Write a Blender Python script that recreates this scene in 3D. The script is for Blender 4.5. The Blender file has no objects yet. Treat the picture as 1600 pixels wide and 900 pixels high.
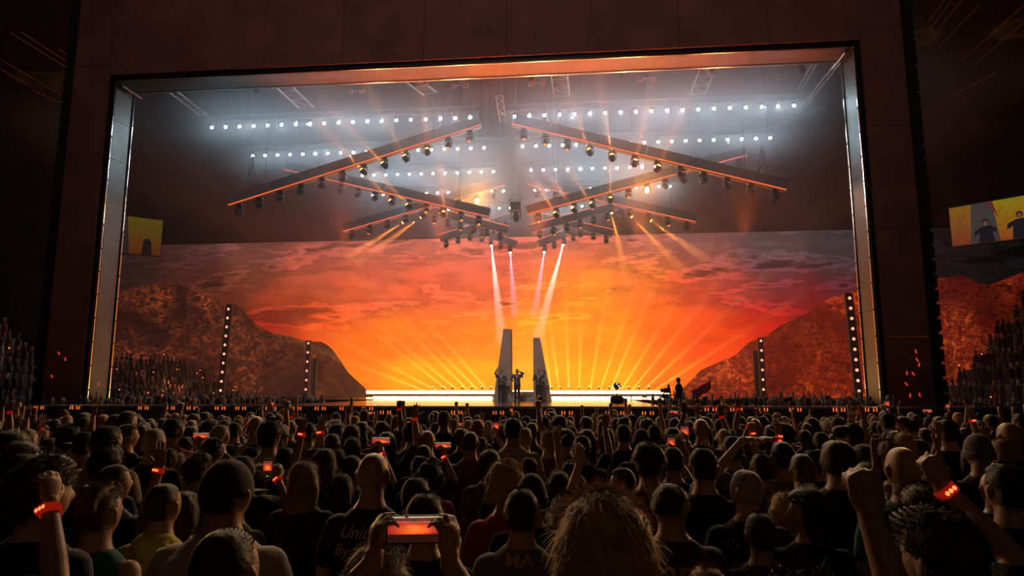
import bpy, bmesh, math, random
import numpy as np
from mathutils import Vector, Matrix, noise as mnoise
R = math.radians
# ------------------------------------------------------------------ camera, world, lights, exposure
scene = bpy.context.scene
C = scene.collection
F_PX = 1067.0; PITCH = R(8.5); YAW = R(5.62); CAM = Vector((0, 0, 2.2))
cam_d = bpy.data.cameras.new('camera'); cam_o = bpy.data.objects.new('camera', cam_d); C.objects.link(cam_o)
cam_d.sensor_width = 36; cam_d.lens = 36 * F_PX / 1600; cam_d.clip_end = 300; cam_d.clip_start = .05
cam_o.location = CAM; cam_o.rotation_euler = (R(90) + PITCH, 0, YAW)
cam_d.dof.use_dof = True; cam_d.dof.focus_distance = 12; cam_d.dof.aperture_fstop = 9
scene.camera = cam_o
vs = scene.view_settings
scene.display_settings.display_device = 'sRGB'
vs.view_transform = 'Standard'; vs.look = 'None'; vs.gamma = 1; vs.exposure = 0; vs.use_curve_mapping = False
world = bpy.data.worlds.new('world'); scene.world = world; world.use_nodes = True
world.node_tree.nodes['Background'].inputs[0].default_value = (1, .62, .42, 1)
world.node_tree.nodes['Background'].inputs[1].default_value = .010
scene.cycles.max_bounces = 5; scene.cycles.diffuse_bounces = 2; scene.cycles.glossy_bounces = 2
scene.cycles.volume_bounces = 0; scene.cycles.transparent_max_bounces = 16
scene.cycles.use_denoising = True

def ray(px, py):
    x = (px - 800) / F_PX; u = (450 - py) / F_PX
    f = math.cos(PITCH) - u * math.sin(PITCH); z = math.sin(PITCH) + u * math.cos(PITCH)
    return Vector((x * math.cos(YAW) - f * math.sin(YAW), f * math.cos(YAW) + x * math.sin(YAW), z))
def at_y(px, py, y): r = ray(px, py); return CAM + r * (y / r.y)
def at_z(px, py, z): r = ray(px, py); return CAM + r * ((z - CAM.z) / r.z)
def at_d(px, py, d): r = ray(px, py); return CAM + r * d          # d is close to the horizontal distance
def project(p):
    d = Vector(p) - CAM
    xc = d.x * math.cos(YAW) + d.y * math.sin(YAW); fh = -d.x * math.sin(YAW) + d.y * math.cos(YAW)
    f = fh * math.cos(PITCH) + d.z * math.sin(PITCH); u = -fh * math.sin(PITCH) + d.z * math.cos(PITCH)
    return 800 + F_PX * xc / f, 450 - F_PX * u / f

def lamp(name, kind, loc, energy, color, **kw):
    d = bpy.data.lights.new(name, kind); d.energy = energy; d.color = color
    for k, v in kw.items(): setattr(d, k, v)
    o = bpy.data.objects.new(name, d); o.location = loc; C.objects.link(o); return o
def aim(o, direction):
    o.rotation_euler = Vector(direction).to_track_quat('-Z', 'Y').to_euler()
# dim warm house lights over the back of the hall, behind the camera
hl = lamp('house_light', 'AREA', (3, -9, 11), 30, (1, .66, .42), size=8)
aim(hl, (-.15, 1, -.75))
WHITE = (.58, .84, 1.0)
# added reddish spot high behind the camera, only to lift the dark fascia
fw = lamp('added_fascia_fill', 'SPOT', (-4, -6, 22), 6500, (1, .66, .58), spot_size=R(92), spot_blend=1, shadow_soft_size=.5); aim(fw, (-.02, 1, 0))
# added warm spots before the portal header, giving the audience its rim light
for x_, e_ in ((-17, 3600), (-8, 4200), (2, 4200), (9, 3600)):
    cl_ = lamp('added_rim_spot', 'SPOT', (x_, 29.3, 17.0), e_, (1, .62, .28), spot_size=R(75), spot_blend=.8, shadow_soft_size=.15); aim(cl_, (-.1 * (x_ + 4) / 13, -1, -.62))
for x_ in (-23.6, 13.3):  # added low spots near the pillars, only for side rims on the crowd
    cl_ = lamp('added_side_rim_spot', 'SPOT', (x_, 29.4, 6.2), 7500, (1, .50, .20), spot_size=R(95), spot_blend=.7, shadow_soft_size=.12); aim(cl_, (-x_ * .035 - .1, -1, -.17))
# key light on the performers and added amber spots that redden the header in place of the beams
kl = lamp('key_light', 'SPOT', (-6, 20, 15), 5200, (1, .80, .68), spot_size=R(20), spot_blend=.6, shadow_soft_size=.2); aim(kl, (2.6, 18, -12.2))
for x_, e_ in ((-12, 6000), (-7, 11000), (-2, 15000), (3, 11000), (8, 5000)):
    ul = lamp('added_header_spot', 'SPOT', (x_, 33.5, 9.5), e_, (1, .18, .045), spot_size=R(66), spot_blend=1, shadow_soft_size=.2); aim(ul, (.05, -.42, 1))

# ------------------------------------------------------------------ materials
def mat(name, color=(.5, .5, .5), rough=.6, metal=0.0, obj_color=False, bump=0, bump_scale=60, sheen=0, spec=.5, vary=0, vary_scale=4):
    m = bpy.data.materials.new(name); m.use_nodes = True
    nt = m.node_tree; b = nt.nodes['Principled BSDF']; L = nt.links
    b.inputs['Base Color'].default_value = (*color, 1); b.inputs['Roughness'].default_value = rough
    b.inputs['Metallic'].default_value = metal; b.inputs['Specular IOR Level'].default_value = spec
    if sheen: b.inputs['Sheen Weight'].default_value = sheen
    src = None
    if obj_color:
        oi = nt.nodes.new('ShaderNodeObjectInfo'); src = oi.outputs['Color']; L.new(src, b.inputs['Base Color'])
    if vary or bump:
        tc = nt.nodes.new('ShaderNodeTexCoord')
    if vary:
        n = nt.nodes.new('ShaderNodeTexNoise'); n.inputs['Scale'].default_value = vary_scale; n.inputs['Detail'].default_value = 5
        L.new(tc.outputs['Object'], n.inputs['Vector'])
        mr = nt.nodes.new('ShaderNodeMapRange'); mr.inputs[3].default_value = 1 - vary; mr.inputs[4].default_value = 1 + vary
        mr.inputs[1].default_value = .3; mr.inputs[2].default_value = .7
        L.new(n.outputs['Fac'], mr.inputs[0])
        mx = nt.nodes.new('ShaderNodeMix'); mx.data_type = 'RGBA'; mx.blend_type = 'MULTIPLY'; mx.inputs[0].default_value = 1
        if src: L.new(src, mx.inputs[6])
        else: mx.inputs[6].default_value = (*color, 1)
        L.new(mr.outputs[0], mx.inputs[7]); L.new(mx.outputs[2], b.inputs['Base Color'])
    if bump:
        n = nt.nodes.new('ShaderNodeTexNoise'); n.inputs['Scale'].default_value = bump_scale; n.inputs['Detail'].default_value = 4
        L.new(tc.outputs['Object'], n.inputs['Vector'])
        bp = nt.nodes.new('ShaderNodeBump'); bp.inputs['Strength'].default_value = bump; bp.inputs['Distance'].default_value = .02
        L.new(n.outputs['Fac'], bp.inputs['Height']); L.new(bp.outputs[0], b.inputs['Normal'])
    return m
def glow(name, color, strength, sampled=True):
    m = bpy.data.materials.new(name); m.use_nodes = True; nt = m.node_tree
    nt.nodes.clear(); e = nt.nodes.new('ShaderNodeEmission'); o = nt.nodes.new('ShaderNodeOutputMaterial')
    e.inputs[0].default_value = (*color, 1); e.inputs[1].default_value = strength
    nt.links.new(e.outputs[0], o.inputs[0])
    if not sampled: m.cycles.emission_sampling = 'NONE'
    return m
M = dict(
    black_metal=mat('black_metal', (.025, .024, .024), .45, .6),
    truss=mat('truss_metal', (.32, .30, .29), .35, .9),
    chrome=mat('polished_rail', (.75, .70, .62), .18, 1.0),
    portal=mat('portal_panel', (.13, .118, .095), .42, .35, vary=.18, vary_scale=.8, bump=.15, bump_scale=3),
    maroon=mat('maroon_fascia', (.20, .085, .078), .7, vary=.25, vary_scale=.5),
    curtain=mat('black_curtain', (.012, .010, .010), .9),
    bar=mat('bar_fascia', (.16, .115, .10), .5, .2, vary=.15, vary_scale=1.5),
    hall=mat('hall_dark', (.11, .08, .07), .9, vary=.3, vary_scale=.3),
    floor=mat('hall_floor', (.05, .045, .042), .7, vary=.2),
    deck=mat('stage_deck', (.06, .05, .045), .16, .0, spec=.8, vary=.2, vary_scale=.6),
    face=mat('stage_front', (.03, .026, .026), .6, bump=.1, bump_scale=4),
    monolith=mat('monolith_stone', (.36, .26, .215), .75, bump=.3, bump_scale=2.5, vary=.15, vary_scale=1.2),
    post=mat('lamp_post', (.05, .03, .028), .6),
    lens_amber=glow('amber_lens', (1, .30, .04), 14, False),
    lens_white=glow('white_lens', (.82, .93, 1), 45, False),
    lens_red=glow('red_lens', (1, .26, .16), 2.6, False),
    edge_led=glow('amber_edge_led', (1, .16, .045), 1.1, False),
    strip=glow('floor_light_strip', (1, .62, .26), 14),
    orange_num=glow('orange_display', (1, .17, .02), .75, False),
    band_led=glow('red_wristband_led', (1, .05, .015), 9, False),
    lens_dim=glow('dim_amber_lens', (1, .25, .05), 1.2, False),
)
M['rubber'] = mat('dark_rubber', (.02, .02, .02), .8)

# ------------------------------------------------------------------ mesh helpers
def link(name, me, m=None, parent=None):
    o = bpy.data.objects.new(name, me); C.objects.link(o)
    if m is not None and me is not None and len(me.materials) == 0: me.materials.append(m)
    if parent is not None: o.parent = parent
    return o
def obj(name, bm, m, parent=None, smooth=False, **props):
    me = bpy.data.meshes.new(name); bm.normal_update(); bm.to_mesh(me); bm.free()
    if smooth: me.polygons.foreach_set('use_smooth', [True] * len(me.polygons))
    o = link(name, me, m, parent)
    for k, v in props.items(): o[k] = v
    return o
def empty(name, loc=(0, 0, 0), rotz=0, label=None, cat=None, group=None):
    o = bpy.data.objects.new(name, None); o.location = loc; o.rotation_euler = (0, 0, rotz); o.empty_display_size = .2
    C.objects.link(o); tag(o, label, cat, group); return o
def tag(o, label=None, cat=None, group=None, kind=None):
    if label: o['label'] = label
    if cat: o['category'] = cat
    if group: o['group'] = group
    if kind: o['kind'] = kind
    return o
def box(bm, c, s, rot=None, bevel=0):
    mt = Matrix.Translation(Vector(c)) @ (rot.to_4x4() if rot is not None else Matrix()) @ Matrix.Diagonal((*s, 1))
    r = bmesh.ops.create_cube(bm, size=1, matrix=mt)
    if bevel:
        es = list({e for v in r['verts'] for e in v.link_edges})
        bmesh.ops.bevel(bm, geom=es, offset=bevel, segments=2, affect='EDGES', profile=.5)
def tube(bm, pts, rad, n=8, cap=True):
    pts = [Vector(p) for p in pts]; rad = rad if isinstance(rad, (list, tuple)) else [rad] * len(pts)
    rings = []
    up = Vector((0, 0, 1))
    t0 = (pts[1] - pts[0]).normalized()
    if abs(t0.dot(up)) > .9: up = Vector((1, 0, 0))
    a = t0.cross(up).normalized()
    for i, p in enumerate(pts):
        t = (pts[min(i + 1, len(pts) - 1)] - pts[max(i - 1, 0)]).normalized()
        a = (a - t * a.dot(t)).normalized(); b = t.cross(a)
        rings.append([bm.verts.new(p + (a * math.cos(2 * math.pi * k / n) + b * math.sin(2 * math.pi * k / n)) * rad[i]) for k in range(n)])
    for i in range(len(rings) - 1):
        for k in range(n):
            bm.faces.new((rings[i][k], rings[i][(k + 1) % n], rings[i + 1][(k + 1) % n], rings[i + 1][k]))
    if cap:
        bm.faces.new(rings[0][::-1]); bm.faces.new(rings[-1])
def ball(bm, c, s, rot=None, u=14, v=9):
    s = s if isinstance(s, (tuple, list)) else (s, s, s)
    mt = Matrix.Translation(Vector(c)) @ (rot.to_4x4() if rot is not None else Matrix()) @ Matrix.Diagonal((*s, 1))
    V = lambda t, p: bm.verts.new(mt @ Vector((math.sin(t) * math.cos(p), math.sin(t) * math.sin(p), math.cos(t))))
    top = V(0, 0); bot = V(math.pi, 0)
    rs = [[V(math.pi * j / v, 2 * math.pi * k / u) for k in range(u)] for j in range(1, v)]
    for k in range(u):
        bm.faces.new((top, rs[0][k], rs[0][(k + 1) % u])); bm.faces.new((bot, rs[-1][(k + 1) % u], rs[-1][k]))
    for a, b in zip(rs, rs[1:]):
        for k in range(u): bm.faces.new((a[k], b[k], b[(k + 1) % u], a[(k + 1) % u]))
    return [top, bot] + [x for r_ in rs for x in r_]
def new(): return bmesh.new()
def rot_to(d, fwd='Z'):   # rotation taking +Z to d
    return Vector(d).to_track_quat('Z', 'Y').to_matrix()
def copy_tree(src, parent=None):
    c = src.copy(); C.objects.link(c); c.parent = parent
    for ch in src.children: copy_tree(ch, c)
    return c
ORD = ['first', 'second', 'third', 'fourth', 'fifth', 'sixth', 'seventh', 'eighth', 'ninth', 'tenth', 'eleventh', 'twelfth', 'thirteenth']
def ordinal(n):
    tens = {2: 'twenty', 3: 'thirty'}
    base = ORD + ['fourteenth', 'fifteenth', 'sixteenth', 'seventeenth', 'eighteenth', 'nineteenth']
    return base[n - 1] if n < 20 else 'twentieth' if n == 20 else tens[n // 10] + '-' + base[n % 10 - 1]
rnd = random.Random(7)
CX = -4.6                                   # centre line of the stage
DECK = 1.6

# ------------------------------------------------------------------ the hall
bm = new(); box(bm, (-4, 25, -.05), (120, 96, .1)); obj('floor', bm, M['floor'], kind='structure')
bm = new(); box(bm, (-4, 25, 30), (120, 96, .4)); obj('ceiling', bm, mat('ceiling_dark', (.045, .036, .034), .9), kind='structure')
bm = new(); box(bm, (-64, 25, 15), (.4, 96, 30)); obj('wall_left', bm, M['hall'], kind='structure')
bm = new(); box(bm, (56, 25, 15), (.4, 96, 30)); obj('wall_right', bm, M['hall'], kind='structure')
bm = new(); box(bm, (-4, 72, 15), (120, .4, 30)); obj('wall_back', bm, M['hall'], kind='structure')

# stage: front catwalk, centre thrust and main deck (two audience pits stay open beside the thrust)
stage = empty('stage', (CX, 26, 0), label='wide black stage with a glossy deck and long front catwalk', cat='stage')
def st(name, bm, m): o = obj(name, bm, m, stage); o.matrix_parent_inverse = Matrix.Translation((-CX, -26, 0)); return o
def stb(x0, x1, y0, y1, name='deck_section'):
    bm = new(); box(bm, ((x0 + x1) / 2, (y0 + y1) / 2, DECK - .06), (x1 - x0, y1 - y0, .12)); st(name, bm, M['deck'])
for k in range(20): stb(CX - 22 + k * 2.2, CX - 22 + (k + 1) * 2.2 - .015, 26, 28.2)       # catwalk, one deck module after another
for k in range(7):
    for j in range(4): stb(CX - 7.7 + k * 2.2, CX - 7.7 + (k + 1) * 2.2 - .015, 28.215 + j * 3.9, 28.2 + (j + 1) * 3.9)
for k in range(13): stb(CX - 22 + k * 3.4, CX - 22 + (k + 1) * 3.4 - .015, 43.83, 62)
for k in range(20):
    bm = new(); box(bm, (CX - 20.9 + k * 2.2, 26.06, .74), (2.17, .06, 1.46)); st('front_panel', bm, M['face'])
bm = new(); box(bm, (CX, 25.985, 1.56), (44, .03, .05)); st('edge_trim', bm, M['truss'])
bm = new()
for k in range(20): box(bm, (CX - 20.9 + k * 2.2, 27.2, .74), (.1, 2, 1.46))
tag(st('support_frame', bm, M['black_metal']), kind='stuff')

# orange display pairs clipped along the stage edge
proto = None
cue_n = 0
for px in (62, 118, 225, 266, 301, 345, 377, 424, 463, 501, 540, 575, 603, 714, 779, 848, 886, 955, 978, 1012, 1110, 1150, 1190, 1242, 1310, 1360):
    if proto is None:
        proto = empty('cue_lamp', group='orange cue lamps along the stage edge', label='small twin orange cue lamp clipped to the front edge of the stage', cat='lamp')
        for s in (-1, 1):
            bm = new(); box(bm, (s * .14, 0, 0), (.20, .08, .20), bevel=.015); h = obj('housing', bm, M['black_metal'], proto)
            for gx in (-.05, .05):
                bm = new(); box(bm, (s * .14 + gx, -.045, .0), (.045, .012, .13)); obj('lens', bm, M['orange_num'], h)
        bm = new(); box(bm, (0, .05, -.12), (.5, .04, .04)); obj('bracket', bm, M['black_metal'], proto)
        o = proto
    else: o = copy_tree(proto)
    cue_n += 1; o['label'] = 'small twin orange cue lamp on the stage edge, %s from the left' % ordinal(cue_n)
    p = at_y(px, 638, 25.86); o.location = (p.x, 25.86, 1.36 if 600 < px < 1060 else 1.5)

# ------------------------------------------------------------------ portal frame
PX0, PX1, PY0, PY1, PZ = -22.8, 12.46, 30.0, 31.45, 17.45
portal = empty('stage_portal', (CX, PY0, 0), label='huge rectangular metal portal framing the stage with bright edge rails', cat='portal frame')
def pt(name, bm, m, par=None):
    o = obj(name, bm, m, par or portal); o.matrix_parent_inverse = Matrix.Translation((-CX, -PY0, 0)); return o
for side, x in ((-1, PX0), (1, PX1)):
    bm = new(); box(bm, (x + side * .2, (PY0 + PY1) / 2, (DECK + PZ) / 2 - .8), (.36, 1.4, PZ - DECK + 1.6)); pt('pillar_core', bm, M['black_metal'])
    nseg = 8; h = (PZ - DECK) / nseg
    for k in range(nseg):
        bm = new(); box(bm, (x, (PY0 + PY1) / 2, DECK + h * (k + .5)), (.06, 1.16, h - .01), bevel=.003); pt('panel', bm, M['portal'])
    for y in (PY0, PY1):
        bm = new(); box(bm, (x - side * .02, y, (DECK + PZ) / 2), (.13, .09, PZ - DECK), bevel=.02); pt('edge_rail', bm, M['chrome'])
        bm = new()
        for k in range(14): box(bm, (x - side * .09, y, DECK + .6 + k * 1.12), (.04, .1, .06))
        pt('rail_clip', bm, M['black_metal'])
bm = new(); box(bm, ((PX0 + PX1) / 2, (PY0 + PY1) / 2, PZ + .2), (PX1 - PX0 + .7, 1.4, .36)); pt('header_core', bm, M['black_metal'])
W = PX1 - PX0
for k in range(16):
    bm = new(); box(bm, (PX0 + W * (k + .5) / 16, (PY0 + PY1) / 2, PZ), (W / 16 - .01, 1.16, .06), bevel=.003); pt('panel', bm, M['portal'])
for y in (PY0, PY1):
    bm = new(); box(bm, ((PX0 + PX1) / 2, y, PZ - .02), (W, .09, .11), bevel=.02); pt('edge_rail', bm, M['chrome'])
for side, x in ((-1, PX0), (1, PX1)):
    bm = new(); box(bm, (x - side * .28, (PY0 + PY1) / 2, PZ - .18), (.5, 1.5, .07), Matrix.Rotation(side * R(-42), 3, 'Y')); pt('corner_bracket', bm, M['truss'])

# dark front wall around the opening
wf = tag(empty('wall_front', (CX, PY0, 0)), kind='structure')
def wfp(name, bm, m=M['maroon']):
    o = obj(name, bm, m, wf); o.matrix_parent_inverse = Matrix.Translation((-CX, -PY0, 0)); return o
for x0, x1 in ((-24.9, -23.0), (12.66, 14.45)):
    for k in range(6):
        bm = new(); box(bm, ((x0 + x1) / 2, PY0 - .1, 2.2 + k * 4.6 - .1), (x1 - x0 - .02, .16, 4.58)); wfp('panel', bm)
for k in range(9):
    x0 = -23.0 + k * 35.66 / 9
    bm = new(); box(bm, (x0 + 35.66 / 18, PY0 - .1, 23.1), (35.66 / 9 - .02, .16, 10.9)); wfp('panel', bm)
for side, x in ((-1, -24.92), (1, 14.47)):
    bm = new(); box(bm, (x + side * .18, PY0 - .12, 12.4), (.36, .1, 25)); wfp('curtain_edge', bm, M['curtain'])
    for k in range(38):
        bm = new(); tube(bm, [(x + side * .36, PY0 - .1, .9 + k * .62), (x + side * .36, PY0 - .1, 1.38 + k * .62)], .15, 8); wfp('curtain_lobe', bm, M['curtain'])
# burning embers shown on the fascia
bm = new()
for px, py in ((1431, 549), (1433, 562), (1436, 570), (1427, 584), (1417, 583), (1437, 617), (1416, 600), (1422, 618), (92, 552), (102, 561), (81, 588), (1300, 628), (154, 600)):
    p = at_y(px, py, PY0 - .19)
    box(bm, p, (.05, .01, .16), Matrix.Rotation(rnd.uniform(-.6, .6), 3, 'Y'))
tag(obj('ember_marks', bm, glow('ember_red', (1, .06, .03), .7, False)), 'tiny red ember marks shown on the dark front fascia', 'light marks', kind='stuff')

# ------------------------------------------------------------------ LED wall
LY = 64.0
def srgb(c): c = np.asarray(c, float) / 255; return np.where(c <= .04045, c / 12.92, ((c + .055) / 1.055) ** 2.4)
ANCH = [(180,380,48,32,28),(200,420,50,30,26),(300,385,80,48,42),(300,430,80,38,28),(400,385,120,70,60),(400,420,120,58,38),(500,385,150,74,58),(500,420,170,70,45),(600,385,175,88,68),(600,420,195,80,50),(700,385,195,98,72),(700,420,215,82,50),(800,385,205,88,66),(800,420,225,90,55),(900,385,190,90,66),(900,420,240,105,35),(1000,380,150,84,72),(1000,405,190,90,50),(1000,425,225,110,30),(1100,380,112,72,66),(1100,410,150,70,58),(1200,380,78,62,62),(1200,410,84,54,54),(1320,375,50,46,48),(1320,410,62,48,50),(1345,385,46,40,42),
(350,470,100,40,22),(450,470,170,62,30),(550,460,205,76,36),(650,455,222,84,42),(750,460,238,92,45),(850,450,246,118,30),(920,450,252,140,12),(1000,455,235,100,22),(1080,450,205,64,30),(1150,455,160,50,38),(1220,450,110,42,44),(1320,440,72,34,40),
(430,515,170,34,14),(500,510,215,76,20),(560,540,240,100,12),(650,520,246,108,20),(750,520,250,120,20),(850,520,255,145,12),(950,520,255,130,8),(1040,510,242,90,12),(1120,515,225,62,12),(1190,505,185,22,10),(1260,470,130,18,18),(1320,455,80,22,26),
(560,600,235,115,8),(650,600,255,145,8),(750,600,255,150,10),(850,600,255,155,12),(950,600,255,150,8),(1050,590,245,105,8),(1120,560,225,60,10),(1090,600,230,90,8),(1440,420,16,12,12),(1600,380,12,10,10),(1500,340,16,11,11)]
AP = np.array([(a[0], a[1]) for a in ANCH], float); AC = np.array([srgb(a[2:]) * (.55 if a[0] < 350 else .75 if a[0] < 480 else .95) for a in ANCH])
HILL = [(-400,380),(100,470),(180,458),(220,446),(270,441),(310,458),(345,468),(375,478),(395,503),(425,521),(450,525),(480,533),(505,534),(520,546),(545,583),(570,606),(586,628),(700,720),(960,720),(1050,622),(1074,600),(1095,578),(1125,565),(1150,555),(1168,536),(1190,527),(1200,524),(1212,513),(1240,498),(1268,486),(1285,470),(1318,459),(1345,452),(1440,440),(1470,434),(1505,430),(1528,442),(1545,446),(1560,440),(1600,425),(2200,380)]
HX = [p[0] for p in HILL]; HY = [p[1] for p in HILL]
xs = np.arange(-49, 44.01, .55); zs = np.linspace(DECK - .1, 16.75, 32)
verts = [(x, LY, z) for z in zs for x in xs]; nx = len(xs)
faces = [(j * nx + i, j * nx + i + 1, (j + 1) * nx + i + 1, (j + 1) * nx + i) for j in range(len(zs) - 1) for i in range(nx - 1)]
me = bpy.data.meshes.new('led_wall'); me.from_pydata(verts, [], faces)
pp = np.array([project(v) for v in verts])
d2 = ((pp[:, None, 0] - AP[None, :, 0]) / 1.5) ** 2 + (pp[:, None, 1] - AP[None, :, 1]) ** 2
w = np.exp(-d2 / (2 * 20 ** 2)) + 1e-7 / (1 + d2 / 400)
col = (w[:, :, None] * AC[None]).sum(1) / w.sum(1)[:, None]
ca = me.color_attributes.new('sky', 'FLOAT_COLOR', 'POINT')
ca.data.foreach_set('color', np.concatenate([col, np.ones((len(col), 1))], 1).astype(np.float32).ravel())
ha = me.attributes.new('hill', 'FLOAT', 'POINT')
ha.data.foreach_set('value', (pp[:, 1] - np.interp(pp[:, 0], HX, HY)).astype(np.float32))
side_a = me.attributes.new('side', 'FLOAT', 'POINT')   # how red the right hills burn
side_a.data.foreach_set('value', np.clip((pp[:, 0] - 700) / 500, 0, 1).astype(np.float32) * np.where(pp[:, 0] > 1400, .55, 1).astype(np.float32))
lm = bpy.data.materials.new('led_picture'); lm.use_nodes = True; nt = lm.node_tree; nt.nodes.clear(); N = nt.nodes.new; L = nt.links.new
LED_GAIN = 1.3
geo = N('ShaderNodeNewGeometry')
def attr(n): a = N('ShaderNodeAttribute'); a.attribute_name = n; return a
def nz(scale, stretch, detail=6, rough=.6, dist=0):
    mp = N('ShaderNodeMapping'); mp.inputs['Scale'].default_value = stretch; L(geo.outputs['Position'], mp.inputs[0])
    t = N('ShaderNodeTexNoise'); t.inputs['Scale'].default_value = scale; t.inputs['Detail'].default_value = detail; t.inputs['Roughness'].default_value = rough; t.inputs['Distortion'].default_value = dist
    L(mp.outputs[0], t.inputs['Vector']); return t.outputs['Fac']
def ramp(fac, a, b, lo=0., hi=1.):
    m = N('ShaderNodeMapRange'); m.inputs[1].default_value = a; m.inputs[2].default_value = b; m.inputs[3].default_value = lo; m.inputs[4].default_value = hi; L(fac, m.inputs[0]); return m.outputs[0]
def mix(t, f, a, b):
    m = N('ShaderNodeMix'); m.data_type = 'RGBA'; m.blend_type = t
    for s, v in ((0, f), (6, a), (7, b)):
        if isinstance(v, (int, float)): m.inputs[s].default_value = v
        elif isinstance(v, tuple): m.inputs[s].default_value = (*v, 1)
        else: L(v, m.inputs[s])
    return m.outputs[2]
def math_(op, a, b=0.):
    m = N('ShaderNodeMath'); m.operation = op
    for s, v in ((0, a), (1, b)):
        if isinstance(v, (int, float)): m.inputs[s].default_value = v
        else: L(v, m.inputs[s])
    return m.outputs[0]
sky = attr('sky').outputs['Color']
cl = nz(.26, (.34, 1, 1.6), 9, .64, .15)
cl2 = nz(.9, (.5, 1, 1.3), 6, .65, .4)
sep = N('ShaderNodeSeparateXYZ'); L(geo.outputs['Position'], sep.inputs[0])
high = ramp(sep.outputs[2], 4.5, 10.5)                          # clouds live in the upper part of the picture
c1 = math_('MULTIPLY', ramp(cl, .42, .62), high)
s1 = mix('MULTIPLY', 1., sky, ramp(c1, 0, 1, 1.2, .42))
edge = math_('MULTIPLY', math_('MULTIPLY', ramp(cl, .52, .56), ramp(cl, .62, .565)), high)
s2 = mix('ADD', math_('MULTIPLY', edge, 1.0), s1, mix('MULTIPLY', 1., sky, (1.0, .95, 1.15)))
s3 = mix('MULTIPLY', 1., s2, ramp(cl2, .3, .7, .82, 1.16))
em = nz(.9, (1, 1, 1.3), 10, .78, 1.6); em2 = nz(.16, (1, 1, 1), 3, .5, .5)
ember = math_('MULTIPLY', math_('POWER', ramp(em, .47, .64), 1.4), ramp(em2, .38, .62))
side = attr('side').outputs['Fac']
hb = mix('MIX', side, (.028, .0065, .004), (.13, .0065, .002))
hbv = mix('MULTIPLY', 1., hb, ramp(em2, .3, .7, .55, 1.4))
hc = mix('ADD', ember, hbv, mix('MIX', side, (.34, .058, .010), (.55, .075, .006)))
cr = nz(1.3, (1, 1, 1.8), 9, .85, 2.4)
hc2 = mix('MULTIPLY', 1., hc, ramp(cr, .42, .52, .12, 1.25))
hill = ramp(attr('hill').outputs['Fac'], -.8, .8)
fin = mix('MIX', hill, s3, hc2)
e = N('ShaderNodeEmission'); e.inputs[1].default_value = LED_GAIN; L(fin, e.inputs[0]); out = N('ShaderNodeOutputMaterial'); L(e.outputs[0], out.inputs[0])
led = empty('led_wall', (CX, LY, DECK), label='vast screen behind the stage showing a fiery sunset over dark hills', cat='screen')
o = link('screen', me, lm, led); o.matrix_parent_inverse = Matrix.Translation((-CX, -LY, -DECK))
bm = new(); box(bm, (-2.5, LY + .3, 9), (93.2, .5, 15.8)); o = obj('backing', bm, M['black_metal'], led); o.matrix_parent_inverse = Matrix.Translation((-CX, -LY, -DECK))
bm = new(); box(bm, (-2.5, LY - .02, 16.82), (93.2, .1, .12)); o = obj('top_trim', bm, M['black_metal'], led); o.matrix_parent_inverse = Matrix.Translation((-CX, -LY, -DECK))

# bright strip of light at the foot of the LED wall
ls = empty('floor_light_bar', (CX, 60, DECK), label='long blazing white and amber light bar on the deck below the screen', cat='light bar')
xa, xb = at_y(572, 620, 60).x, at_y(1046, 620, 60).x
bm = new(); box(bm, ((xa + xb) / 2 - CX, .16, .3), (xb - xa + .3, .2, .6)); obj('housing', bm, M['black_metal'], ls)
n = 24
for k in range(n):
    w_ = (xb - xa) / n
    bm = new(); box(bm, (xa - CX + w_ * (k + .5), 0, .42), (w_ - .04, .08, .27)); obj('light_segment', bm, M['strip'], ls)
ls2 = empty('floor_light_bar', (CX, 45, DECK), label='lower dashed light bar across the middle of the stage floor', cat='light bar')
for k, (a, b) in enumerate(((583, 769), (862, 955), (960, 985), (988, 1003), (1012, 1030))):
    x0, x1 = at_y(a, 626, 45).x, at_y(b, 626, 45).x
    bm = new(); box(bm, ((x0 + x1) / 2 - CX, 0, .10), (x1 - x0, .10, .17)); obj('light_segment', bm, M['strip'], ls2)
    bm = new(); box(bm, ((x0 + x1) / 2 - CX, .12, .08), (x1 - x0 + .1, .1, .16)); obj('housing', bm, M['black_metal'], ls2)

# ------------------------------------------------------------------ white lamp rows
RZ = 17.25
ROWS = [(35.8, -20.93, -5.86, 19, 'front left'), (35.9, -3.39, 11.57, 19, 'front right'), (40.65, -20.87, -5.75, 19, 'second left'), (40.65, -3.33, 11.6, 19, 'second right'),
        (45.35, -15.09, -5.75, 12, 'third left'), (45.35, -3.13, 5.27, 11, 'third right'), (50.1, -15.8, -5.58, 13, 'fourth left'), (50.1, -3.17, 6.91, 13, 'fourth right'),
        (55., -12.49, -5.61, 9, 'fifth left'), (55., -3.01, 2.1, 7, 'fifth right'), (59.9, -9.88, -6.57, 5, 'rear left'), (59.9, -2.65, -1.16, 3, 'rear right')]
bmh = new(); tube(bmh, [(0, .02, .12), (0, .02, -.02), (0, -.03, -.10)], [.05, .10, .135], 12); lamp_me = bpy.data.meshes.new('lamp'); bmh.to_mesh(lamp_me); bmh.free()
bml = new(); ball(bml, (0, -.05, -.12), (.085, .065, .078), u=12, v=8); lens_me = bpy.data.meshes.new('lens'); bml.to_mesh(lens_me); bml.free()
ROW_POWER = 52
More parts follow.
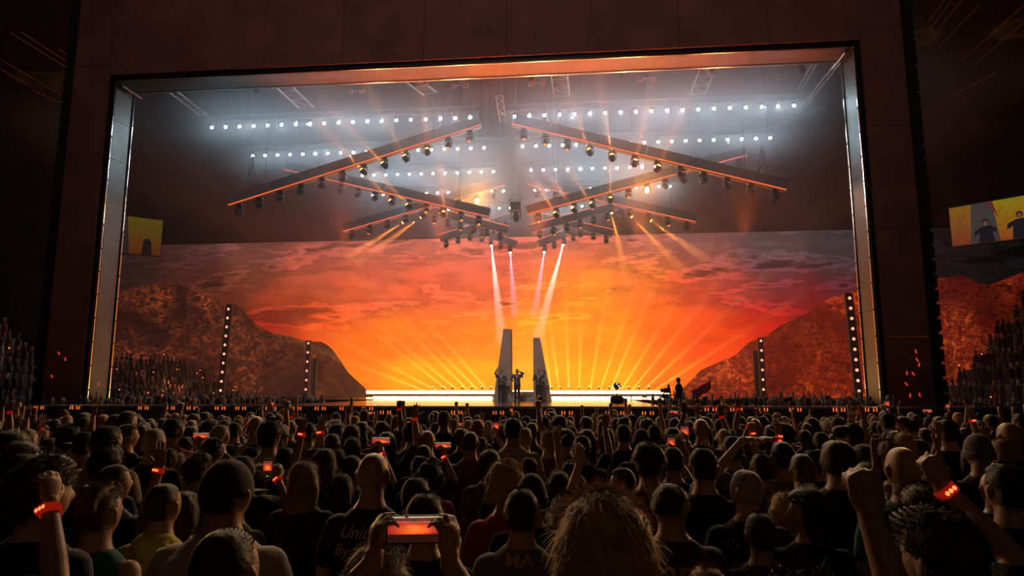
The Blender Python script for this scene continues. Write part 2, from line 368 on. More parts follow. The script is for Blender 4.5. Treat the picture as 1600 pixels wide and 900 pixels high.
for (y, x0, x1, n, nm) in ROWS:
    root = empty('lamp_bar', (0, y, RZ), label='%s straight truss pipe carrying a row of %d round white lamps' % (nm, n), cat='lamp bar')
    bm = new(); tube(bm, [(x0 - .5, 0, .28), (x1 + .5, 0, .28)], .04, 8); obj('pipe', bm, M['truss'], root)
    bm = new(); tube(bm, [(x0 - .5, .0, .62), (x1 + .5, 0, .62)], .03, 6); obj('pipe', bm, M['truss'], root)
    bm = new()
    k = 0
    while x0 - .5 + k * 1.0 < x1 + .3:
        tube(bm, [(x0 - .5 + k, 0, .28), (x0 + k, 0, .62)], .012, 5); tube(bm, [(x0 + k, 0, .62), (x0 + .5 + k, 0, .28)], .012, 5); k += 1
    obj('bracing', bm, M['truss'], root)
    for xx in (x0 + 1.5, x1 - 1.5):
        bm = new(); tube(bm, [(xx, 0, .62), (xx, 0, 12.5)], .012, 4); obj('hanging_cable', bm, M['black_metal'], root)
    for k in range(n):
        x = x0 + (x1 - x0) * k / (n - 1)
        l = link('lamp', lamp_me, M['black_metal'], root); l.location = (x, 0, .06)
        q = link('lens', lens_me, M['lens_white'], l)
        sp = lamp('row_light', 'SPOT', (x, y - .16, RZ - .16), ROW_POWER, WHITE, spot_size=R(170), spot_blend=.8, shadow_soft_size=.06)
        aim(sp, (0, -.75, -.6))

# ------------------------------------------------------------------ moving heads
def head_proto():
    bmb = new(); box(bmb, (0, 0, -.08), (.34, .26, .14), bevel=.02); b_me = bpy.data.meshes.new('base'); bmb.to_mesh(b_me); bmb.free()
    bmy = new(); box(bmy, (0, 0, -.20), (.44, .10, .07), bevel=.015)
    for s in (-1, 1): box(bmy, (s * .205, 0, -.40), (.04, .12, .42), bevel=.012)
    y_me = bpy.data.meshes.new('yoke'); bmy.to_mesh(y_me); bmy.free()
    bmd = new(); tube(bmd, [(0, 0, .22), (0, 0, .17), (0, 0, .02), (0, 0, -.14), (0, 0, -.22)], [.09, .15, .17, .155, .13], 14); h_me = bpy.data.meshes.new('lamp_head'); bmd.to_mesh(h_me); bmd.free()
    h_me.polygons.foreach_set('use_smooth', [True] * len(h_me.polygons))
    bml = new(); ball(bml, (0, 0, -.215), (.112, .112, .035), u=14, v=8); l_me = bpy.data.meshes.new('lens'); bml.to_mesh(l_me); bml.free()
    return b_me, y_me, h_me, l_me
BM_, YM_, HM_, LM_ = head_proto()
lens_off = mat('dark_glass_lens', (.35, .16, .06), .1, .0, spec=1)
def moving_head(loc, direction, label, lens=None, yaw=0.0):
    r = empty('moving_head', loc, yaw, label, 'stage lamp', 'moving head lamps under the tilted bars')
    link('base', BM_, M['black_metal'], r); link('yoke', YM_, M['black_metal'], r)
    h = link('lamp_head', HM_, M['black_metal'], r); h.location = (0, 0, -.48)
    d = Vector(direction).normalized(); d.rotate(Matrix.Rotation(-yaw, 3, 'Z')); h.rotation_euler = (-d).to_track_quat('Z', 'Y').to_euler()
    l = link('lens', LM_.copy(), None, h); l.data.materials.append(lens or lens_off)
    return r
BARS = [  # y outer/inner x,z, number of heads, name
    (37.7, (-20.6, 13.0), (-5.49, 17.4), 12, 'front left bar'), (37.7, (11.4, 13.0), (-3.71, 17.4), 12, 'front right bar'),
    (44.2, (-20.3, 17.35), (-5.93, 13.6), 12, 'second left bar'), (44.2, (11.1, 17.3), (-3.26, 13.7), 12, 'second right bar'),
    (49.9, (-17.9, 14.2), (-5.46, 17.5), 9, 'third left bar'), (49.9, (8.6, 14.3), (-3.74, 17.5), 9, 'third right bar'),
    (53.4, (-13.2, 16.75), (-5.6, 14.6), 7, 'fourth left bar'), (53.4, (3.9, 16.6), (-3.6, 14.7), 7, 'fourth right bar'),
    (57.5, (-11.9, 15.0), (-5.6, 16.8), 6, 'fifth left bar'), (57.5, (2.9, 15.1), (-3.6, 16.8), 6, 'fifth right bar'),
    (61., (-9.2, 16.5), (-5.7, 15.1), 4, 'rear left bar'), (61., (0.0, 16.4), (-3.5, 15.1), 4, 'rear right bar')]
def beam(p, d, length, half, energy, color, dens=.02, nm='light_beam', lab=None, cat='light beam'):
    pass
BEAMS = []
for bi, (y, a, b, n, nm) in enumerate(BARS):
    A = Vector((a[0], y, a[1])); B = Vector((b[0], y, b[1])); mid = (A + B) / 2; ax = (B - A); ln = ax.length; ax.normalize()
    if ax.x < 0: ax = -ax
    ang = math.atan2(ax.z, ax.x)
    root = empty('tilted_bar', mid, 0, 'long tilted lighting bar hung as the ' + nm + ', dark fascia with an amber edge', 'lighting bar')
    rt = Matrix.Rotation(-ang, 3, 'Y')
    H = .62
    nseg = max(2, round(ln / 2.6))
    for k in range(nseg):
        bm = new(); box(bm, rt @ Vector(((k + .5) / nseg * ln - ln / 2, 0, H / 2 + .04)), (ln / nseg - .02, .42, H), rt, bevel=.02); obj('fascia_section', bm, M['bar'], root)
    low = bi < 6
    bm = new(); box(bm, rt @ Vector((0, -.225, .05 if low else H)), (ln, .03, .05), rt); obj('edge_light', bm, M['edge_led'], root)
    bm = new(); box(bm, rt @ Vector((0, 0, -.0)), (ln, .3, .05), rt); obj('mounting_rail', bm, M['truss'], root)
    for s in (-.35, .35):
        q = rt @ Vector((s * ln, 0, H)); bm = new(); tube(bm, [q, q + Vector((0, 0, 29.5 - mid.z - q.z))], .015, 4); obj('hanging_cable', bm, M['black_metal'], root)
    for k in range(n):
        t = (k + .45) / n; p = A.lerp(B, t)
        side_ = 'from the outer end'
        up = bi < 4
        if bi < 2: d = Vector((rnd.uniform(-.25, .25), -.55, -.8)) if k < 5 else Vector((rnd.uniform(-.2, .2), -.35, -.93))
        elif bi < 4: d = Vector((rnd.uniform(-.3, .3), -.6, -.75))
        else: d = Vector(((-.5 if a[0] < CX else .5) * rnd.uniform(-.3, 1), -.25, -.9))
        lens = lens_off
        if bi in (2, 3) and k > 5: lens = M['lens_dim']
        if bi in (0, 1) and k > 5: lens = M['lens_dim']
        if bi > 3 and k % 2: lens = M['lens_dim']
        lab = 'black moving head lamp, %s %s of the %s' % (ORD[k], side_, nm)
        mh = moving_head(p + Vector((0, 0, .01)), d, lab, lens)
        BEAMS.append((bi, k, mh))
# ------------------------------------------------------------------ haze and beams
def haze_mat():
    m = bpy.data.materials.new('stage_haze'); m.use_nodes = True; nt = m.node_tree; nt.nodes.clear(); N = nt.nodes.new; L = nt.links.new
    v = N('ShaderNodeVolumeScatter'); v.inputs['Color'].default_value = (1, .98, .96, 1); v.inputs['Anisotropy'].default_value = 0.5
    g = N('ShaderNodeNewGeometry'); sx = N('ShaderNodeSeparateXYZ'); L(g.outputs['Position'], sx.inputs[0])
    def mt(op, a, b=0.):
        q = N('ShaderNodeMath'); q.operation = op
        for i, x in ((0, a), (1, b)):
            if isinstance(x, (int, float)): q.inputs[i].default_value = x
            else: L(x, q.inputs[i])
        return q.outputs[0]
    dz = mt('DIVIDE', mt('SUBTRACT', sx.outputs[2], 16.9), 1.5)
    gz = mt('EXPONENT', mt('MULTIPLY', mt('MULTIPLY', dz, dz), -1.))
    n = N('ShaderNodeTexNoise'); n.inputs['Scale'].default_value = .13; n.inputs['Detail'].default_value = 2; L(g.outputs['Position'], n.inputs['Vector'])
    mr = N('ShaderNodeMapRange'); mr.inputs[1].default_value = .35; mr.inputs[2].default_value = .65; mr.inputs[3].default_value = .6; mr.inputs[4].default_value = 1.4; L(n.outputs['Fac'], mr.inputs[0])
    L(mt('MULTIPLY', mt('ADD', mt('MULTIPLY', gz, .055), .0062), mr.outputs[0]), v.inputs['Density'])
    o = N('ShaderNodeOutputMaterial'); L(v.outputs[0], o.inputs['Volume']); return m
scene.cycles.volume_step_rate = 1; scene.cycles.volume_max_steps = 64
bm = new(); box(bm, (-5, 46.7, 12.7), (54, 33.2, 22)); hz = obj('haze', bm, haze_mat()); tag(hz, 'pale theatrical haze filling the stage behind the portal', 'haze', kind='stuff')

def beam_mat(name, color, dens):
    m = bpy.data.materials.new(name); m.use_nodes = True; nt = m.node_tree; nt.nodes.clear()
    v = nt.nodes.new('ShaderNodeVolumeScatter'); v.inputs['Color'].default_value = (*color, 1); v.inputs['Density'].default_value = dens
    o = nt.nodes.new('ShaderNodeOutputMaterial'); nt.links.new(v.outputs[0], o.inputs['Volume']); return m
BMAT = beam_mat('beam_haze', (1, 1, 1), .10)
def light_beam(p, d, length, half, energy, color, label, group, r0=.07):
    d = Vector(d).normalized(); p = Vector(p)
    bm = new(); r1 = r0 + math.tan(half) * length; n = 6
    tube(bm, [(0, 0, length * (k / n)) for k in range(n + 1)], [r0 + (r1 - r0) * k / n for k in range(n + 1)], 14)
    o = obj('light_beam', bm, BMAT); o.location = p; o.rotation_euler = d.to_track_quat('Z', 'Y').to_euler()
    tag(o, label, 'light beam', group, 'stuff')
    off = r0 / math.tan(half)
    sp = lamp('beam_light', 'SPOT', p + d * .02, energy, color, spot_size=half * 2.5 + .05, spot_blend=.6, shadow_soft_size=.03); aim(sp, d)
AMBER = (1, .27, .04)
def ht(px, py, y): return at_y(px, py, y)
# fan of floor beams: (source px, aim px, aim py)
FAN = [(707, 560, 500), (722, 545, 470), (737, 600, 480), (753, 590, 455), (767, 640, 470), (692, 500, 515), (676, 480, 540), (862, 846, 500),
       (875, 858, 500), (889, 884, 480), (905, 908, 480), (921, 946, 470), (936, 985, 470), (952, 1012, 470), (967, 1045, 490), (983, 1075, 500), (999, 1100, 520), (1014, 1130, 540)]
fl = None
FANO = [sorted(x[0] for x in FAN).index(x[0]) + 1 for x in FAN]
for i, (sx_, ax_, ay_) in enumerate(FAN):
    p = at_y(sx_, 615.5, 59.2); q = at_y(ax_, ay_, 58.0); d = (q - p)
    where = 'left' if sx_ < 800 else 'right'
    light_beam(p, d, 15, R(1.2), 30000, (1, .50, .07), 'golden beam fanning up behind the stage, %s from the left' % ordinal(FANO[i]), 'golden beams fanning up from the floor')
    if fl is None:
        fl = empty('floor_spotlight', group='small floor spotlights behind the light bar', label='tiny floor spotlight throwing a golden beam upwards', cat='stage lamp')
        bm = new(); box(bm, (0, 0, .06), (.3, .3, .12), bevel=.02); obj('base', bm, M['black_metal'], fl)
        bm = new(); tube(bm, [(0, 0, .12), (0, 0, .3), (0, 0, .4)], [.1, .13, .11], 12); h = obj('lamp_head', bm, M['black_metal'], fl)
        bm = new(); ball(bm, (0, 0, .40), (.1, .1, .04)); obj('lens', bm, glow('golden_lens', (1, .6, .15), 20, False), h)
        o = fl
    else: o = copy_tree(fl)
    o['label'] = 'tiny golden floor spotlight above the light bar, %s from the left' % ordinal(FANO[i]); o.scale = (.55, .55, .55)
    o.location = (p.x, 59.25, DECK + .66)
def nearest_head(bars, px, py):
    return min((x for x in BEAMS if x[0] in bars), key=lambda x: (project(x[2].location)[0] - px) ** 2 + (project(x[2].location)[1] - py) ** 2)
UP = [((0,), 640, 243, 606, 176, 9), ((0,), 595, 256, 545, 205, 8), ((0,), 672, 236, 672, 188, 7), ((0,), 568, 266, 540, 235, 6), ((1,), 920, 232, 898, 180, 9), ((1,), 957, 242, 943, 176, 10), ((1,), 995, 252, 1006, 200, 8), ((1,), 1030, 262, 1046, 225, 7),
      ((2,), 652, 315, 630, 292, 5), ((2,), 686, 325, 686, 295, 5), ((2,), 618, 310, 600, 290, 4), ((3,), 938, 308, 918, 280, 5), ((3,), 962, 300, 962, 272, 5), ((3,), 905, 316, 885, 290, 4),
      ((5,), 952, 325, 962, 372, 6), ((5,), 985, 333, 1012, 362, 6), ((5,), 1018, 342, 1046, 362, 5), ((4,), 660, 333, 622, 362, 6), ((4,), 632, 341, 590, 370, 5), ((3,), 876, 325, 860, 300, 4)]
for bars, a, b, c, d_, ln in UP:
    bi, k, mh = nearest_head(bars, a, b)
    hp = mh.location + Vector((0, 0, -.48)); q = at_y(a + (c - a) * 1.0, b + (d_ - b), mh.location.y - .4)
    base = at_y(a, b, mh.location.y); dr = (q - base).normalized(); dr.y = -.62 if d_ < b else -.25; dr.normalize()
    hd = next(ch for ch in mh.children if ch.name.startswith('lamp_head')); hd.rotation_euler = (-dr).to_track_quat('Z', 'Y').to_euler()
    hd.children[0].data.materials[0] = M['lens_amber']
    light_beam(hp + dr * .24, dr, ln * (.62 if d_ < b else 1), R(3.0), 8000 if d_ < b else 18000, AMBER, 'amber beam shining %s from the %s moving head of the %s' % ('up' if d_ < b else 'down', ORD[k], BARS[bi][4]), 'amber beams of the ' + BARS[bi][4], r0=.1)
for bars, a, b, c, d_, colr, en, nm in (((8, 10), 767, 394, 779, 500, (1, .86, .74), 45000, 'white'), ((8, 10), 801, 403, 806, 470, (.72, .56, 1), 16000, 'pale violet'), ((9, 11), 863, 404, 853, 470, (.72, .56, 1), 16000, 'pale violet'), ((9, 11), 897, 392, 868, 500, (1, .86, .74), 45000, 'white')):
    bi, k, mh = nearest_head(bars, a, b)
    hp = mh.location + Vector((0, 0, -.48)); q = at_y(c, d_, mh.location.y - 1.5); base = at_y(a, b, mh.location.y); dr = (q - base).normalized()
    hd = next(ch for ch in mh.children if ch.name.startswith('lamp_head')); hd.rotation_euler = (-dr).to_track_quat('Z', 'Y').to_euler()
    hd.children[0].data.materials[0] = M['lens_white']
    light_beam(hp + dr * .24, dr, 9.5 if nm == 'white' else 6.5, R(2.6), en, colr, '%s beam falling towards the performers, %s of four from the left' % (nm, {767: 'first', 801: 'second', 863: 'third', 897: 'last'}[a]), None, r0=.09)
# two moving heads flaring straight at the audience
for bars, a, b in (((4,), 755, 305), ((3,), 998, 294)):
    bi, k, mh = nearest_head(bars, a, b)
    dr = (CAM - mh.location).normalized(); hd = next(ch for ch in mh.children if ch.name.startswith('lamp_head')); hd.rotation_euler = (-dr).to_track_quat('Z', 'Y').to_euler()
    hd.children[0].data.materials[0] = glow('flaring_lens', (1, .55, .12), 60, False)
    hd.children[0].scale = (1.25, 1.25, 1.5)
    sp = lamp('flare_light', 'SPOT', mh.location + Vector((0, 0, -.48)) + dr * .4, 1500, (1, .35, .04), spot_size=R(120), spot_blend=1, shadow_soft_size=.08); aim(sp, dr)
# ------------------------------------------------------------------ people
def loft(bm, rings, n=20, cap=True):          # rings: (cx, cy, z, rx, ry)
    rs = [[bm.verts.new((cx + rx * math.cos(2 * math.pi * k / n), cy + ry * math.sin(2 * math.pi * k / n), z)) for k in range(n)] for cx, cy, z, rx, ry in rings]
    for i in range(len(rs) - 1):
        for k in range(n): bm.faces.new((rs[i][k], rs[i][(k + 1) % n], rs[i + 1][(k + 1) % n], rs[i + 1][k]))
    if cap: bm.faces.new(rs[0][::-1]); bm.faces.new(rs[-1])
def limb(bm, pts, rad, n=12):                 # tapered limb with ball joints
    tube(bm, pts, rad, n)
    for p, r in zip(pts, rad): ball(bm, p, r * 1.0, u=n, v=8)
def finger(bm, base, d, nrm, lens, curl, r):
    p = Vector(base); d = Vector(d).normalized(); ax = d.cross(nrm).normalized(); a = 0; pts = [p.copy()]
    for i, l in enumerate(lens):
        a += curl * (.8, 1.1, .8)[i]; dd = Matrix.Rotation(a, 3, ax) @ d
        p = p + dd * l; pts.append(p.copy())
    limb(bm, pts, [r, r * .95, r * .88, r * .75], 8)
def hand(bm, wrist, d, nrm, kind, side):
    """palm and five fingers; d towards the fingers, nrm out of the palm, side +1 puts the thumb along d x nrm"""
    w = Vector(wrist); d = Vector(d).normalized(); nrm = Vector(nrm); nrm = (nrm - d * nrm.dot(d)).normalized(); s = d.cross(nrm) * side
    tube(bm, [w - d * .02, w + d * .01, w + d * .03], [.027, .026, .027], 12)
    m = Matrix((s, nrm, d)).transposed()
    ball(bm, w + d * .052, (.040, .016, .052), m, 14, 10); ball(bm, w + d * .075, (.041, .0145, .026), m, 14, 10); ball(bm, w + d * .035 + s * .024 + nrm * .006, (.017, .016, .032), m)
    curls = dict(open=(.10, .08, .1, .14), relaxed=(.35, .42, .5, .55), grip=(.75, .8, .85, .85), fist=(1.45, 1.5, 1.5, 1.5), point=(.03, 1.4, 1.5, 1.5), flat=(.04, .03, .04, .06), horns=(.06, 1.4, 1.45, .1))[kind]
    spread = .16 if kind == 'open' else .05
    for i, (off, L_) in enumerate(((.030, .92), (.010, 1.0), (-.011, .94), (-.030, .76))):
        dd = d + s * (spread * (1.2 - i * .85))
        finger(bm, w + d * (.088 - .004 * abs(i - 1)) + s * off, dd, nrm, (.040 * L_, .026 * L_, .021 * L_), curls[i], .0088 - .0006 * (i == 3))
    td = (d * .62 + s * .78 + nrm * .2) if kind not in ('fist', 'point') else (d * .75 + s * .25 + nrm * .65)
    finger(bm, w + d * .028 + s * .030 + nrm * .004, td, (nrm - s * .6) if kind != 'open' else nrm, (.036, .030, .024), .15 if kind in ('open', 'flat') else .35, .0102)
def head_geo(bm, turn=0.0, nod=0.0, c=(0, 0.012, 1.618)):
    vs = ball(bm, (0, 0, 0), 1, u=36, v=26)
    rot = Matrix.Rotation(turn, 3, 'Z') @ Matrix.Rotation(nod, 3, 'X')
    def g(x, z, x0, z0, sx, sz): return math.exp(-((x - x0) / sx) ** 2 - ((z - z0) / sz) ** 2)
    for v in vs:
        x, y, z = v.co
        low = max(0, -z)
        q_ = (abs(x) ** 2.3 + abs(y) ** 2.3 + abs(z) ** 2.3) ** (1 / 2.3); x, y, z = x / q_, y / q_, z / q_; low = max(0, -z)
        X = x * .078 * (1 - .28 * low ** 1.5); Y = y * .096; Z = z * .116
        if y > 0: Y *= 1 - .10 * low; 
        if y < 0: Z = z * (.113 if z > 0 else .100); Y *= 1.02 - .22 * low
        if y > 0:
            Y += .024 * g(X, Z, 0, -.020, .011, .020) + .010 * g(X, Z, 0, .0, .008, .02) + .006 * g(X, Z, 0, .028, .045, .012)
            Y -= .011 * (g(X, Z, .031, .006, .015, .011) + g(X, Z, -.031, .006, .015, .011))
            Y += .007 * g(X, Z, 0, -.056, .020, .006) + .007 * g(X, Z, 0, -.066, .018, .006) - .004 * g(X, Z, 0, -.061, .022, .0025) + .009 * g(X, Z, 0, -.098, .024, .016)
        v.co = rot @ Vector((X, Y, Z)) + Vector(c)
    for s in (-1, 1):
        for q, sz in (((s * .078, -.004, -.004), (.010, .021, .033)), ((s * .087, -.014, .006), (.008, .013, .026)), ((s * .077, .002, -.030), (.008, .010, .012))):
            ball(bm, rot @ Vector(q) + Vector(c), sz, rot @ Matrix.Rotation(s * .25, 3, 'Z'))
        ball(bm, rot @ Vector((s * .031, .080, .006)) + Vector(c), .0115)
TORSO = [(0, 0, .80, .150, .105), (0, 0, .88, .168, .118), (0, 0, .96, .165, .115), (0, .005, 1.08, .143, .100), (0, .005, 1.20, .158, .112), (0, 0, 1.30, .174, .118), (0, -.005, 1.365, .166, .105), (0, -.01, 1.41, .146, .088), (0, -.014, 1.443, .112, .077), (0, -.016, 1.472, .082, .070), (0, -.008, 1.50, .066, .066), (0, .0, 1.55, .060, .064), (0, .01, 1.59, .050, .055)]
DOWN = dict(el=(.235, -.03, 1.13), wr=(.225, .07, .90), d=(-.05, .25, -1), n=(-1, 0, 0), k='relaxed')
def arm(el, wr, d, n, k): return dict(el=el, wr=wr, d=d, n=n, k=k)
POSES = dict(
    down=(DOWN, DOWN, 0, 0),
    phone_high=(arm((.30, .20, 1.50), (.17, .30, 1.73), (-.15, .1, 1), (-.9, .35, .2), 'grip'), DOWN, 0, -.1),
    phone_both=(arm((.27, .24, 1.33), (.105, .40, 1.52), (-.05, .15, 1), (-.8, .6, 0), 'grip'), arm((.27, .24, 1.33), (.105, .40, 1.52), (-.05, .15, 1), (-.8, .6, 0), 'grip'), 0, -.05),
    open_high=(arm((.31, .10, 1.62), (.27, .16, 1.88), (.05, .05, 1), (0, 1, -.1), 'open'), DOWN, 0, 0),
    fist_high=(arm((.25, .10, 1.66), (.22, .12, 1.92), (0, .05, 1), (0, 1, 0), 'fist'), DOWN, 0, 0),
    both_high=(arm((.33, .10, 1.60), (.25, .16, 1.86), (-.05, .1, 1), (0, 1, 0), 'open'), arm((.30, .12, 1.64), (.22, .14, 1.90), (-.1, 0, 1), (0, 1, 0), 'relaxed'), 0, 0),
    phone_over=(arm((.29, .24, 1.52), (.105, .38, 1.74), (-.05, .1, 1), (-.8, .6, 0), 'grip'), arm((.29, .24, 1.52), (.105, .38, 1.74), (-.05, .1, 1), (-.8, .6, 0), 'grip'), 0, 0),
    band_near=(arm((.28, .14, 1.60), (.12, .20, 1.80), (-.28, .05, 1), (0, 1, 0), 'point'), DOWN, .5, 0),
    halo=(arm((.34, .04, 1.60), (.13, .06, 1.84), (-1, .1, .15), (0, .3, -1), 'relaxed'), arm((.34, .04, 1.60), (.13, .06, 1.84), (-1, .1, .15), (0, .3, -1), 'relaxed'), 0, 0),
    point_up=(arm((.27, .16, 1.60), (.22, .22, 1.87), (-.08, .05, 1), (0, 1, 0), 'point'), DOWN, 0, 0),
    profile=(DOWN, DOWN, 1.25, 0), half_turn=(DOWN, DOWN, .65, .1), bowed=(DOWN, DOWN, -.35, -.5), clap=(arm((.27, .10, 1.15), (.07, .34, 1.36), (-.15, .3, 1), (-1, 0, 0), 'flat'), arm((.27, .10, 1.15), (.07, .34, 1.36), (-.15, .3, 1), (-1, 0, 0), 'flat'), 0, 0),
)
def mx(v, s): return Vector((v[0] * s, v[1], v[2]))
def remeshed(name, bm, voxel, target, smooth=2, wrinkle=0):
    me = bpy.data.meshes.new(name + '_raw'); bm.to_mesh(me); bm.free()
    o = bpy.data.objects.new(name + '_raw', me); C.objects.link(o)
    r = o.modifiers.new('r', 'REMESH'); r.mode = 'VOXEL'; r.voxel_size = voxel; r.adaptivity = 0
    s = o.modifiers.new('s', 'SMOOTH'); s.iterations = smooth; s.factor = .5
    dc = o.modifiers.new('d', 'DECIMATE')
    dg = bpy.context.evaluated_depsgraph_get()
    dc.show_viewport = False; dg.update()
    n = len(o.evaluated_get(dg).data.polygons) * 2
    dc.show_viewport = True; dc.ratio = min(1, target / max(n, 1)); dg = bpy.context.evaluated_depsgraph_get(); dg.update()
    out = bpy.data.meshes.new_from_object(o.evaluated_get(dg)); out.name = name
    bpy.data.objects.remove(o); bpy.data.meshes.remove(me)
    if wrinkle:
        k = len(out.vertices); co = np.empty(k * 3, np.float32); no = np.empty(k * 3, np.float32)
        out.vertices.foreach_get('co', co); out.vertices.foreach_get('normal', no); co = co.reshape(-1, 3); no = no.reshape(-1, 3)
        a = np.array([mnoise.fractal((c[0] * 9, c[1] * 9, c[2] * 5), 1, 2, 3) for c in co])
        co += no * (a[:, None] * wrinkle); out.vertices.foreach_set('co', co.ravel())
    out.polygons.foreach_set('use_smooth', [True] * len(out.polygons)); out.update()
    return out
def body_mesh(pose, fine=False, heavy=1.0):
    ra, la, turn, nod = POSES[pose]; bm = new()
    loft(bm, [(a, b, z, rx * heavy, ry * heavy) if z < 1.38 else (a, b, z, rx, ry) for a, b, z, rx, ry in TORSO]); head_geo(bm, turn, nod)
    for s, A in ((1, ra), (-1, la)):
        sh = Vector((s * .172, -.008, 1.368)); el = mx(A['el'], s); wr = mx(A['wr'], s)
        if wr.z > 1.5: sh.z += .03
        ball(bm, sh, (.056, .056, .054)); limb(bm, [sh, sh.lerp(el, .45), el], [.055, .049, .040]); limb(bm, [el, el.lerp(wr, .3), wr], [.040, .041, .0265])
        hand(bm, wr, mx(A['d'], s), mx(A['n'], s), A['k'], -s if A['k'] != 'none' else s)
        hip = Vector((s * .09, 0, .86)); kn = Vector((s * .10, .01, .48)); an = Vector((s * .105, -.02, .09))
        limb(bm, [hip, kn, an], [.088, .056, .040]); ball(bm, (s * .11, .045, .045), (.048, .125, .045)); 
    return remeshed('body', bm, .0062 if fine else .0085, 15000 if fine else 8000, 2)
def top_mesh(pose, sleeve='tee', hood=False, heavy=1.0):
    ra, la, turn, nod = POSES[pose]; bm = new()
    g = .020
    loft(bm, [(a, b, z, rx * heavy + g, ry * heavy + g) for a, b, z, rx, ry in TORSO[1:7]] + [(0, -.01, 1.41, .138 + g * .7, .088 + g * .7), (0, -.014, 1.447, .104 + g * .5, .077 + g * .4), (0, -.016, 1.474, .080, .074)])
    for s, A in ((1, ra), (-1, la)):
        if sleeve == 'tank': continue
        sh = Vector((s * .172, -.008, 1.368)); el = mx(A['el'], s); wr = mx(A['wr'], s)
        if wr.z > 1.5: sh.z += .03
        ball(bm, sh, (.066, .066, .064))
        if sleeve == 'tee': tube(bm, [sh, sh.lerp(el, .4), sh.lerp(el, .82)], [.064, .067, .066], 14)
        else: limb(bm, [sh, sh.lerp(el, .5), el], [.064, .060, .053]); tube(bm, [el, el.lerp(wr, .5), el.lerp(wr, .93)], [.053, .049, .040], 14)
    if hood: ball(bm, (0, -.085, 1.43), (.105, .055, .07)); ball(bm, (0, -.05, 1.47), (.10, .07, .035))
    return remeshed('top', bm, .012, 5200, 2, .010)
def trousers_mesh():
    bm = new(); loft(bm, [(0, 0, .76, .150, .11), (0, 0, .84, .176, .126), (0, 0, .97, .172, .122)])
    for s in (-1, 1):
        tube(bm, [(s * .09, 0, .84), (s * .10, .01, .48), (s * .105, -.02, .12)], [.098, .070, .060], 14)
        ball(bm, (s * .11, .045, .05), (.054, .135, .055))
    return remeshed('trousers', bm, .016, 1800, 1, .006)

